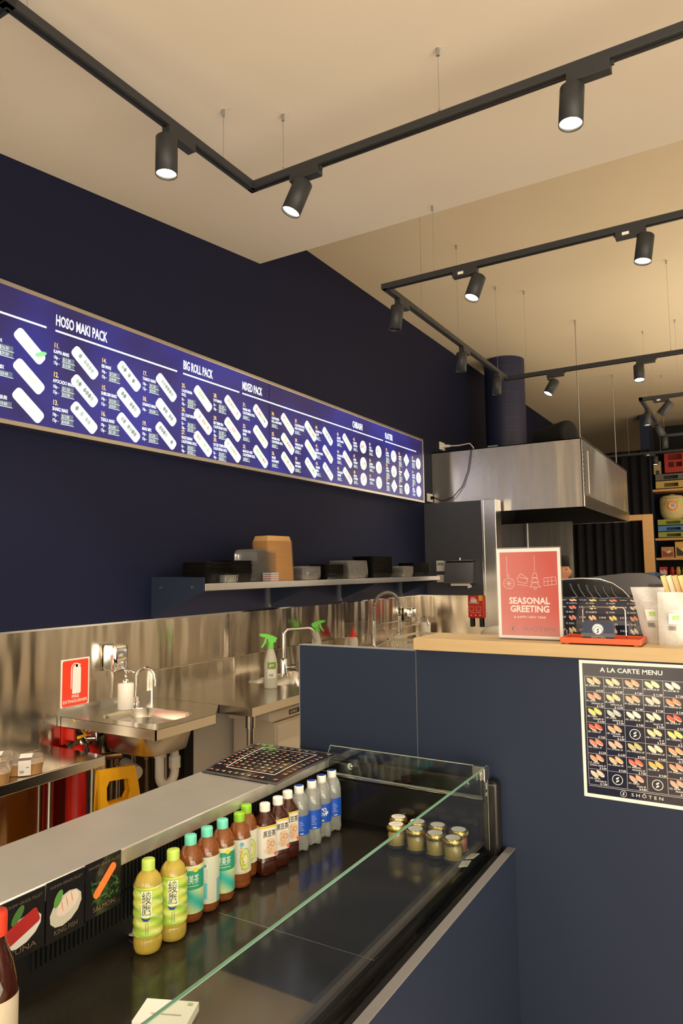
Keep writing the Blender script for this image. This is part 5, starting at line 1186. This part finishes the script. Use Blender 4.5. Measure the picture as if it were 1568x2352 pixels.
tr = thing('orange_tray', 'orange-red lacquered tray on the oak counter in front of the curved menu', 'tray', (-.39, 2.15, CT))
m = MB().box(-.498, -.282, 2.100, 2.215, CT+.004, CT+.010)
m.box(-.500, -.280, 2.096, 2.102, CT+.004, CT+.020).box(-.500, -.280, 2.213, 2.219, CT+.004, CT+.020).box(-.500, -.494, 2.1, 2.215, CT+.004, CT+.020).box(-.286, -.280, 2.1, 2.215, CT+.004, CT+.020)
m.build('tray_body', 'orange', tr, bevel=.0015)
for x_ in (-.49, -.30): MB().box(x_, x_+.012, 2.105, 2.21, CT, CT+.004).build('tray_foot', 'orange', tr)
hz = CT+.011
cs_ = thing('steel_wire_stand', 'thin chrome wire arch standing on the orange tray', 'stand', (-.39, 2.19, hz))
MB().tube([(-.452, 2.19, hz), (-.452, 2.19, hz+.085), (-.447, 2.19, hz+.092), (-.338, 2.19, hz+.092), (-.332, 2.19, hz+.085), (-.332, 2.19, hz)], .0022, 8).build('wire_arch', 'chrome', cs_)
ch_ = thing('card_holder', 'clear holder of navy business cards with a round logo on the orange tray', 'card holder', (-.40, 2.125, hz))
MB().box(-.440, -.355, 2.120, 2.140, hz+.004, hz+.052, (.015, .028, .075)).build('business_cards', 'print', ch_)
F_ = flat((-.440, 2.1195, hz+.004), (1, 0, 0), (0, 0, 1)); m = MB(); m.ell(F_, .0425, .029, .0155, .0155, 0, (.85, .85, .83), .0004, 24); m.ring(F_, .0425, .029, .0145, .0008, (.015, .028, .075), .0007); logo(m, F_, .0425, .0245, .0125, (.015, .028, .075), .0005)
m.v = m.v; m.text(F_, 'SHŌTEN', .0425, .0035, .0052, (.75, .76, .78), 'c', off=.0006, fit=.038)
m.build('card_print', 'print', ch_)
MB().box(-.443, -.352, 2.1165, 2.1185, hz, hz+.022).box(-.443, -.352, 2.117, 2.145, hz, hz+.003).box(-.444, -.442, 2.117, 2.145, hz, hz+.03).box(-.353, -.351, 2.117, 2.145, hz, hz+.03).box(-.443, -.352, 2.143, 2.145, hz, hz+.045).build('holder', 'acrylic', ch_)

# curved laminated menu standing behind
def CM(x, y, off):   # x 0..1 width, y 0..1 height following a bent sheet, front side
    a = y
    zz = CT+.001+.125*math.sin(min(a, .8)*PI/1.9)*1.03 if a < .8 else CT+.001+.125*math.sin(.8*PI/1.9)*1.03+(a-.8)*.012
    yy = 2.262+.0+.028*(1-math.cos(a*PI/1.7))+(max(0, a-.75))*.06
    return V((-.585+.308*x, yy-off, zz))
cm = MB(); nb2 = (.010, .012, .03); R_ = 14
for j in range(R_):
    a, b_ = j/R_, (j+1)/R_
    cm.add([CM(0, a, 0), CM(1, a, 0), CM(1, b_, 0), CM(0, b_, 0)], [(0, 1, 2, 3)], (.80, .78, .74)); cm.add([CM(0, a, -.0015), CM(0, b_, -.0015), CM(1, b_, -.0015), CM(1, a, -.0015)], [(0, 1, 2, 3)], (.80, .78, .74))
    cm.add([CM(.0, max(a, .03), .0004), CM(.955, max(a, .03), .0004), CM(.955, b_, .0004), CM(.0, b_, .0004)], [(0, 1, 2, 3)], nb2)
wt_ = (.65, .66, .66)
g2 = lambda x, y, off: CM(x/.308, y/.15, off)
for ci in range(5):
    for ri in range(5):
        x = .012+ci*.060; y = .022+ri*.029
        piece(cm, g2, x+.014, y-.002, .018, rn, .0010)
        cm.text(g2, ['56. NIGIRI', '57. SUSHI', '58. MAKI', '59. SALMON', '60. TUNA'][(ci+ri) % 5], x-.006, y+.010, .0042, wt_, off=.001, bold=.01); cm.text(g2, '$ %d.00' % (15+((ci*7+ri*11) % 80)), x+.034, y-.004, .0045, wt_, off=.001, bold=.01)
for x in (.142, .288): cm.rect(g2, x, .006, x+.0008, .14, (.45, .46, .48), .0012)
cm.rect(g2, .142, .006, .288, .007, (.45, .46, .48), .0012)
cm.text(g2, 'S H Ō T E N', .015, .010, .008, wt_, off=.0014, bold=.01, fit=.07); cm.text(g2, 'PLATTER', .146, .118, .006, wt_, off=.0014, bold=.02)
tag(cm.build('curved_menu', 'printgloss', None, origin=(-.43, 2.27, CT)), 'dark curved sushi platter menu standing behind the orange tray', 'menu')

# black machine behind the counter (rounded lid with slots) on a lower counter
lc = MB().box(-.95, 1.7, 2.31, 2.85, 0, 1.06); tag(lc.build('rear_worktop', 'laminate', None, origin=(.3, 2.6, 0)), 'lower slate worktop behind the oak counter', 'worktop')
bm_ = thing('machine', 'glossy black machine with a rounded slotted hood behind the counter menu', 'machine', (-.4, 2.55, 1.06))
prof = [(-.60, 1.06), (-.605, 1.30), (-.60, 1.448), (-.585, 1.458), (-.45, 1.470), (-.36, 1.480), (-.31, 1.480), (-.268, 1.468), (-.235, 1.440), (-.215, 1.40), (-.20, 1.33), (-.195, 1.06)]
MB().prism([(x_, 2.42, z_) for x_, z_ in prof], (0, .36, 0)).build('body', 'machine', bm_, bevel=.012, seg=4)
arcp = [(-.60, 1.462), (-.50, 1.468), (-.44, 1.465), (-.40, 1.452), (-.37, 1.43), (-.345, 1.40), (-.335, 1.38)]
MB().tube([(x_, 2.415, z_-.005) for x_, z_ in arcp], .0030, 8).build('lid_rim', 'zinc', bm_)
MB().prism([(x_, 2.418, z_-.012) for x_, z_ in arcp]+[(-.34, 2.418, 1.2), (-.60, 2.418, 1.2)], (0, -.003, 0)).build('slotted_panel', 'blackplastic', bm_)
for i in range(6):
    x_ = -.535+i*.026
    MB().tube([(x_, 2.411, 1.447-.0025*i), (x_+.006, 2.409, 1.428-.0025*i), (x_+.022, 2.409, 1.402-.0015*i), (x_+.036, 2.411, 1.39)], .0036, 8).build('vent_slot', 'machine', bm_)
MB().box(-.572, -.568, 2.41, 2.44, 1.40, 1.465).build('hinge', 'blackgloss', bm_)
wp = thing('rice_cooker', 'pale rounded rice cooker lid seen left of the red counter sign', 'rice cooker', (-1.58, 4.7, .9))
tag(MB().box(-1.85, -1.3, 4.4, 4.86, .0, .88).build('prep_bench', 'steel', None, origin=(-1.5, 4.7, 0)), 'steel prep bench in the middle of the kitchen behind the counter', 'bench')
MB().loft([(.882, .22, .2, .06), (.90, .25, .23, .07), (1.02, .25, .23, .07), (1.07, .235, .215, .07), (1.095, .18, .16, .07), (1.105, .08, .07, .03)], (-1.53, 4.72, 0)).build('body', 'cream', wp)
MB().box(-1.60, -1.46, 4.60, 4.615, 1.0, 1.02).build('latch', 'zinc', wp, bevel=.003)

# plastic pouches at right
def pouch(x, y, z, w, h, rot, tilt, label, content):
    t = thing('snack_pouch', label, 'pouch', (x, y, z), 'clear snack pouches on the counter')
    xd = V((math.cos(rot), math.sin(rot), 0)); zd = V((math.sin(tilt)*.7, -.06, 1)).normalized(); nd = xd.cross(zd).normalized()
    m = MB(); nx, nz = 8, 12; vs = []
    for s_ in (1, -1):
        for j in range(nz+1):
            for i in range(nx+1):
                u, v = i/nx, j/nz; th_ = .016*math.sin(u*PI)**.6*(1-v**3) if 0 < u < 1 else 0
                wv = .003*math.sin(u*9+v*7)
                vs.append(V((x, y, z))+xd*(u-.5)*w*(1+.08*v)+zd*v*h+nd*(s_*(th_+.0005)+wv*v))
    k = (nx+1)*(nz+1)
    for s_ in (0, 1):
        m.add(vs[s_*k:(s_+1)*k], [(j*(nx+1)+i, j*(nx+1)+i+1, (j+1)*(nx+1)+i+1, (j+1)*(nx+1)+i) for j in range(nz) for i in range(nx)], smooth=True)
    m.build('bag', 'pouch', t)
    f = lambda a, b_, off: V((x, y, z))+xd*a+zd*b_+nd*(-.017*0+off) if False else V((x, y, z))+xd*a+zd*b_+nd*(.0185+off)
    m = MB(); rr = random.Random(int(x*1000))
    for i in range(14): m.ell(f, rr.uniform(-w*.3, w*.3), rr.uniform(h*.08, h*.4), .012, .007, rr.uniform(0, 3), rr.choice(content), -.014-i*.0002, 8)
    m.build('contents', 'printmatte', t)
    m = MB(); m.rect(f, -w*.2, h*.42, w*.22, h*.62, (.75, .76, .70), 0); m.rect(f, -w*.08, h*.50, w*.12, h*.57, (.35, .62, .12), .0005); m.text(f, 'mo', -w*.05, h*.51, .008, (.8, .85, .7), off=.0009)
    for i in range(7): m.rect(f, -w*.2+i*.0028, h*.30, -w*.2+i*.0028+.0014, h*.38, (.1, .1, .1), .0003)
    for i in range(3): m.rect(f, -w*.15, h*(.68+.03*i), w*.12, h*(.685+.03*i), (.5, .3, .3), 0)
    m.build('label', 'printmatte', t)
pc = [(.8, .65, .5), (.75, .4, .3), (.4, .6, .2), (.8, .75, .6)]
pouch(-.245, 2.225, CT, .085, .165, -.1, -.25, 'clear snack pouch with a green label leaning left at the counter end', pc)
pouch(-.200, 2.175, CT, .085, .150, .05, .05, 'clear snack pouch in front of the leaning one at the right edge', pc)
pouch(-.135, 2.20, CT, .09, .17, .1, .12, 'clear snack pouch cut by the right edge of the picture', pc)
yb = MB()
for i in range(5): yb.obox((-.215+i*.016, 2.31-i*.004, 1.38), (1, .1, .25), (0, 1, 0), (-.25, 0, 1), .014, .02, .19, [(.85, .65, .25), (.85, .78, .55), (.8, .5, .2)][i % 3])
yb.box(-.25, -.12, 2.285, 2.305, CT, CT+.02, (.8, .7, .4))
tag(yb.build('snack_packet', 'print', None, origin=(-.18, 2.3, CT)), 'yellow striped snack packet standing behind the clear pouches', 'packet')

# ---------------------------------------------------------------- chef
pe = thing('person', 'person in a black cap and dark top, facing right, behind the red sign', 'person', (-1.26, 5.15, 0))
def skinned(name, m_, verts, edges, radii, parent, sub=2):
    me = bpy.data.meshes.new(name); org = parent.location; me.from_pydata([V(v)-org for v in verts], edges, []); o = bpy.data.objects.new(name, me); COL.objects.link(o); o.parent = parent
    md = o.modifiers.new('skin', 'SKIN'); md.use_smooth_shade = True
    for i, r_ in enumerate(radii):
        sv = me.skin_vertices[0].data[i] if me.skin_vertices else None
        if sv: sv.radius = r_ if isinstance(r_, tuple) else (r_, r_)
    return o, md
def make_body(name, m_, verts, edges, radii, parent, root=0):
    org = V(parent.location)
    me = bpy.data.meshes.new(name); me.from_pydata([V(v)-org for v in verts], edges, []); o = bpy.data.objects.new(name, me); COL.objects.link(o); o.parent = parent
    import bmesh
    bm = bmesh.new(); bm.from_mesh(me); ly = bm.verts.layers.skin.verify(); bm.verts.ensure_lookup_table()
    for i, v in enumerate(bm.verts):
        r_ = radii[i]; v[ly].radius = r_ if isinstance(r_, tuple) else (r_, r_); v[ly].use_root = (i == root)
    bm.to_mesh(me); bm.free()
    s_ = o.modifiers.new('skin', 'SKIN'); s_.use_smooth_shade = True; s2 = o.modifiers.new('subd', 'SUBSURF'); s2.levels = 2; s2.render_levels = 2
    me.materials.append(M[m_]); return o
px, py = -1.26, 5.15; hx = .03
Vb = [(px, py, .88), (px, py, 1.05), (px, py, 1.22), (px, py, 1.30), (px+.005, py, 1.36), (px+.01, py, 1.41),
      (px, py-.17, 1.28), (px+.06, py-.22, 1.08), (px+.26, py-.18, .96), (px, py+.17, 1.28), (px+.06, py+.22, 1.08), (px+.26, py+.18, .96),
      (px, py-.09, .80), (px+.02, py-.10, .46), (px, py-.10, .08), (px+.12, py-.10, .04), (px, py+.09, .80), (px+.02, py+.10, .46), (px, py+.10, .08), (px+.12, py+.10, .04)]
Eb = [(0, 1), (1, 2), (2, 3), (3, 4), (4, 5), (3, 6), (6, 7), (7, 8), (3, 9), (9, 10), (10, 11), (0, 12), (12, 13), (13, 14), (14, 15), (0, 16), (16, 17), (17, 18), (18, 19)]
Rb = [(.13, .10), (.13, .10), (.15, .10), (.11, .08), .055, .05, .06, .045, .033, .06, .045, .033, .085, .055, .042, .035, .085, .055, .042, .035]
make_body('body', 'uniform', Vb, Eb, Rb, pe)
# head as one shaped surface facing +x
hm = MB(); hc_ = V((px+.025, py, 1.475)); nu, nv = 24, 18; vs = []
for j in range(nv+1):
    ph_ = PI*j/nv
    for i in range(nu):
        t_ = 2*PI*i/nu; x_ = math.sin(ph_)*math.cos(t_); y_ = math.sin(ph_)*math.sin(t_); z_ = -math.cos(ph_)
        sx_ = .092; sy_ = .074; sz_ = .115
        if z_ < 0: k_ = 1+.30*z_; x_ = x_*k_+.10*(-z_); y_ *= k_
        X_ = x_*sx_; Y_ = y_*sy_; Z_ = z_*sz_
        if x_ > .5:
            n_ = math.exp(-((Y_/.014)**2+((Z_+.012)/.022)**2)); X_ += .024*n_
            X_ -= .008*math.exp(-(((abs(Y_)-.03)/.014)**2+((Z_-.012)/.012)**2))
            X_ += .006*math.exp(-((Y_/.025)**2+((Z_+.055)/.010)**2))
        vs.append(hc_+V((X_, Y_, Z_)))
hm.add(vs, [(j*nu+i, j*nu+(i+1) % nu, (j+1)*nu+(i+1) % nu, (j+1)*nu+i) for j in range(nv) for i in range(nu)], smooth=True)
for s_ in (-1, 1): hm.loft([(-.030, .012, .008, .004), (-.010, .026, .014, .006), (.015, .034, .016, .007), (.030, .020, .010, .005)], hc_+V((-.005, s_*.076, -.005)))
hm.lathe([(.052, -.16), (.050, -.06)], hc_-V((.02, 0, 0)), 18)
hd_ = hm.build('head', 'skin', pe)
for s_ in (-1, 1): MB().lathe([(.001, -.006), (.008, 0), (.001, .006)], hc_+V((.078, s_*.030, .012)), 10).build('eye', 'blackgloss', hd_)
MB().loft([(-.035, .10, .142, .06), (.0, .15, .154, .07), (.045, .165, .156, .07)], hc_-V((.028, 0, 0)), 0, 6).build('hair', 'hair', pe)
MB().loft([(.035, .190, .158, .078), (.036, .194, .162, .08), (.105, .190, .158, .078), (.115, .17, .14, .07)], hc_+V((-.003, 0, 0)), 0, 8).build('cap', 'blackmatte', pe)
for s_ in (-1, 1):   # hands with five fingers resting over the bench
    w_ = V((px+.26, py+s_*.18, .96))
    Vh = [w_, w_+V((.05, 0, 0)), w_+V((.085, -.004*s_, 0))]; Eh = [(0, 1), (1, 2)]; Rh = [(.022, .016), (.036, .013), (.036, .012)]
    for i in range(4):
        b0 = w_+V((.092, (-.027+.018*i), 0)); L_ = (.060, .072, .068, .050)[i]; n0 = len(Vh)
        Vh += [b0, b0+V((L_*.5, 0, -.004)), b0+V((L_*.95, 0, -.022))]; Eh += [(2, n0), (n0, n0+1), (n0+1, n0+2)]; Rh += [.009, .0085, .0075]
    n0 = len(Vh); Vh += [w_+V((.045, -s_*.042, -.004)), w_+V((.075, -s_*.056, -.010))]; Eh += [(1, n0), (n0, n0+1)]; Rh += [.010, .0085]
    make_body('hand', 'skin', Vh, Eh, Rh, pe)

# ---------------------------------------------------------------- doorway, curtains, shelves at the back
df = MB().box(-1.125, -1.01, 9.0, 9.06, 0, 2.125).box(-2.0, -1.125, 9.0, 9.06, 2.055, 2.125)
df.box(-2.1, -2.0, 9.0, 9.06, 0, 2.125)
o = df.build('door_1', 'wood2', None, bevel=.004); o['kind'] = 'structure'
def curtain(x0, x1, y, z0, z1, label, amp=.03, per=.11):
    m = MB(); n = int((x1-x0)/.012); vs = []
    for i in range(n+1):
        x_ = x0+(x1-x0)*i/n; d_ = amp*math.sin(x_*2*PI/per)+.4*amp*math.sin(x_*2*PI/(per*2.3)+1)
        vs += [(x_, y+d_, z0), (x_, y+d_*.6, z1)]
    m.add(vs, [(2*i, 2*i+2, 2*i+3, 2*i+1) for i in range(n)], smooth=True)
    o = m.build('curtain', 'curtain', None, origin=((x0+x1)/2, y, z0)); sm = o.modifiers.new('thickness', 'SOLIDIFY'); sm.thickness = .004
    tag(o, label, 'curtain')
curtain(-2.0, -1.13, 9.15, .02, 2.06, 'black pleated curtain hanging inside the wooden doorway')
curtain(-1.9, -1.22, 10.9, .02, 3.2, 'tall black curtain right of the hood, up to the ceiling', per=.13)
curtain(-2.55, -2.0, 9.3, .02, 3.0, 'black curtain at the far left wall beyond the hood')
struct('trim_5', MB().box(-1.34, -1.215, 10.95, 11.35, 0, 3.73), 'laminate')
struct('trim_6', MB().box(-2.57, .8, 10.75, 10.80, 3.10, 3.13), 'blackmatte')
su = thing('display_shelf', 'tall dark shelf unit with wooden boards at the back right', 'shelf', (-.4, 11.1, 0))
MB().box(-1.215, .8, 11.38, 11.42, 0, 3.6).build('back_panel', 'blackmatte', su)
for zz in (2.585, 1.875, 1.592, 1.345, .9): MB().box(-1.212, .8, 11.0, 11.38, zz, zz+.032).build('board', 'wood2', su, bevel=.003)
def crate(x, y, z, w, d, h, m_, label, group=None, slot=True, txt=None, grid=False):
    t = thing('crate', label, 'crate', (x, y, z), group)
    mm = MB(); b_ = .02
    fw = w*.30 if slot else 0
    # front wall with a slot
    if grid:
        mm.box(x-w/2, x+w/2, y-d/2, y-d/2+b_, z, z+h*.28).box(x-w/2, x+w/2, y-d/2, y-d/2+b_, z+h*.86, z+h).box(x-w/2, x-w*.28, y-d/2, y-d/2+b_, z+h*.28, z+h*.86).box(x+w*.28, x+w/2, y-d/2, y-d/2+b_, z+h*.28, z+h*.86).box(x-w*.28, x+w*.28, y-d/2, y-d/2+b_, z+h*.50, z+h*.60).box(x-.012, x+.012, y-d/2, y-d/2+b_, z+h*.28, z+h*.50)
    else:
        mm.box(x-w/2, x+w/2, y-d/2, y-d/2+b_, z, z+h*.25).box(x-w/2, x+w/2, y-d/2, y-d/2+b_, z+h*.72, z+h).box(x-w/2, x-w*.3, y-d/2, y-d/2+b_, z+h*.25, z+h*.72).box(x-w*.02, x+w/2, y-d/2, y-d/2+b_, z+h*.25, z+h*.72)
    mm.box(x-w/2, x-w/2+b_, y-d/2, y+d/2, z, z+h).box(x+w/2-b_, x+w/2, y-d/2, y+d/2, z, z+h).box(x-w/2, x+w/2, y+d/2-b_, y+d/2, z, z+h).box(x-w/2, x+w/2, y-d/2, y+d/2, z, z+.01)
    mm.build('shell', m_, t)
    if txt:
        f = flat((x, y-d/2-.001, z), (1, 0, 0), (0, 0, 1)); m = MB(); m.text(f, txt, w*.02, h*.2, h*.42, (.7, .72, .65), off=.001, bold=.01, fit=w*.4) if not grid else m.text(f, txt, 0, h*.1, h*.08, (.8, .6, .55), 'c', off=.001, fit=w*.4); m.build('crate_print', 'printmatte', t)
    return t
M['pgreen'] = mat('green_crate_plastic', rgb(150, 160, 70), .5); M['pblue'] = mat('blue_crate_plastic', rgb(80, 130, 195), .5); M['pyellow'] = mat('ochre_crate_plastic', rgb(190, 160, 85), .5); M['pgrey'] = mat('grey_crate_plastic', rgb(95, 92, 82), .5); M['pred'] = mat('red_crate_plastic', rgb(160, 40, 30), .5)
crate(-.86, 11.16, 1.907, .66, .28, .088, 'pgreen', 'green plastic crate at the bottom of the three-crate stack', 'stacked crates', txt='みかん')
crate(-.86, 11.16, 1.997, .66, .28, .088, 'pblue', 'blue plastic crate in the middle of the three-crate stack', 'stacked crates', txt='カンパ')
crate(-.86, 11.16, 2.087, .66, .28, .088, 'pgreen', 'green plastic crate on top of the blue one, under the barrel', 'stacked crates', txt='みかん')
crate(-.86, 11.16, 2.620, .66, .28, .115, 'pyellow', 'ochre plastic crate on the upper shelf', None, txt='')
crate(-.86, 11.16, 2.737, .66, .28, .10, 'pgrey', 'grey plastic crate on top of the ochre one', None, txt='')
crate(-.90, 11.16, 2.842, .32, .28, .32, 'pred', 'red plastic bottle crate on the top of the shelf', None, txt='', grid=True)
tag(MB().box(-1.19, -1.09, 11.05, 11.25, 2.842, 3.03, rgb(170, 150, 100)).box(-1.165, -1.115, 11.048, 11.05, 2.842, 2.90, (.03, .03, .02)).build('yellow_box', 'printmatte', None, origin=(-1.14, 11.15, 2.842)), 'small ochre box left of the red bottle crate', 'box')
br = thing('sake_barrel', 'straw-wrapped cream sake barrel with an orange emblem on the crates', 'barrel', (-.975, 11.16, 2.178))
MB().lathe([(.10, 2.178), (.125, 2.182), (.128, 2.20), (.150, 2.225), (.168, 2.28), (.172, 2.36), (.170, 2.46), (.160, 2.50), (.125, 2.525), (.04, 2.535), (.035, 2.545), (.002, 2.547)], (-.975, 11.16, 0), 36).build('wrapped_body', mat('straw_wrap', rgb(212, 196, 140), .8, noise=.12, nscale=30), br)
MB().lathe([(.130, 2.20), (.133, 2.205), (.130, 2.21)], (-.975, 11.16, 0), 36, cap=False).build('rope', 'kraft', br)
f = wrap((-.975, 11.16, 0), .1735, -PI/2+.08); m = MB(); m.ring(f, .0, 2.37, .075, .030, (.85, .28, .05), .002); m.ell(f, 0, 2.37, .046, .046, 0, (.85, .8, .65), .002, 20); m.text(f, '菊', -.026, 2.35, .045, (.1, .12, .35), off=.004)
for s_ in (-1, 1): m.ell(f, s_*.075, 2.43, .03, .012, s_*.7, (.35, .5, .12), .003)
m.rect(f, -.10, 2.475, .10, 2.482, (.35, .2, .1), .001, 8); m.text(f, '寿', -.13, 2.38, .03, (.6, .15, .1), off=.002); m.build('emblem', 'printmatte', br)
def gift(x, w, z, h, col, label, col2, txt=''):
    f = flat((x, 11.05, z), (1, 0, 0), (0, 0, 1)); m = MB().box(x-w/2, x+w/2, 11.0505, 11.15, z, z+h, col)
    m.poly(f, [(-w*.42, h*.1), (w*.42, h*.1), (w*.42, h*.55), (0, h*.35), (-w*.42, h*.7)], col2, .001)
    m.ell(f, w*.1, h*.55, w*.18, h*.1, .4, (.75, .7, .6), .0015)
    tag(m.build('gift_box', 'printmatte', None, origin=(x, 11.1, z)), label, 'box')
gift(-1.06, .165, 1.625, .155, rgb(190, 140, 85), 'wooden-look gift box with a red wrap on the middle shelf', rgb(150, 70, 65))
gift(-.86, .20, 1.625, .225, rgb(215, 170, 90), 'taller ochre gift box at the right picture edge, middle shelf', (.03, .03, .03))
gift(-1.13, .10, 1.378, .115, rgb(190, 45, 45), 'small red box with a white window on the lower shelf', (.7, .65, .6))
for i, (x_, c_, lab) in enumerate(((-1.02, 'pred', 'small red sauce jar next to the small red box'), (-.94, 'pyellow', 'small yellow handled jar on the lower shelf'), (-.86, 'pgreen', 'small green jar on the lower shelf'), (-.79, 'pblue', 'small blue jar at the right end of the lower shelf'))):
    t = thing('sauce_jar', lab, 'jar', (x_, 11.1, 1.378), 'small coloured jars')
    MB().lathe([(.02, 1.378), (.032, 1.382), (.034, 1.44), (.028, 1.46), (.022, 1.47)], (x_, 11.1, 0), 18).build('body', c_, t); MB().lathe([(.026, 1.468), (.026, 1.49), (.005, 1.495)], (x_, 11.1, 0), 16).build('lid', c_, t)

# pale board and dark cloth behind the service shelf at far left
tag(MB().box(-1.92, -1.64, .62, 1.46, .56, .585).build('cutting_board', 'cream', None, origin=(-1.8, 1.0, .56), bevel=.004), 'pale cutting board edge behind the display case at the left', 'board')
tag(MB().box(-2.0, -1.62, .55, 1.5, 0, .559).build('under_counter_fridge', 'steel', None, origin=(-1.8, 1, 0)), 'low steel fridge behind the display case', 'fridge')
print('all done', len(bpy.data.objects))
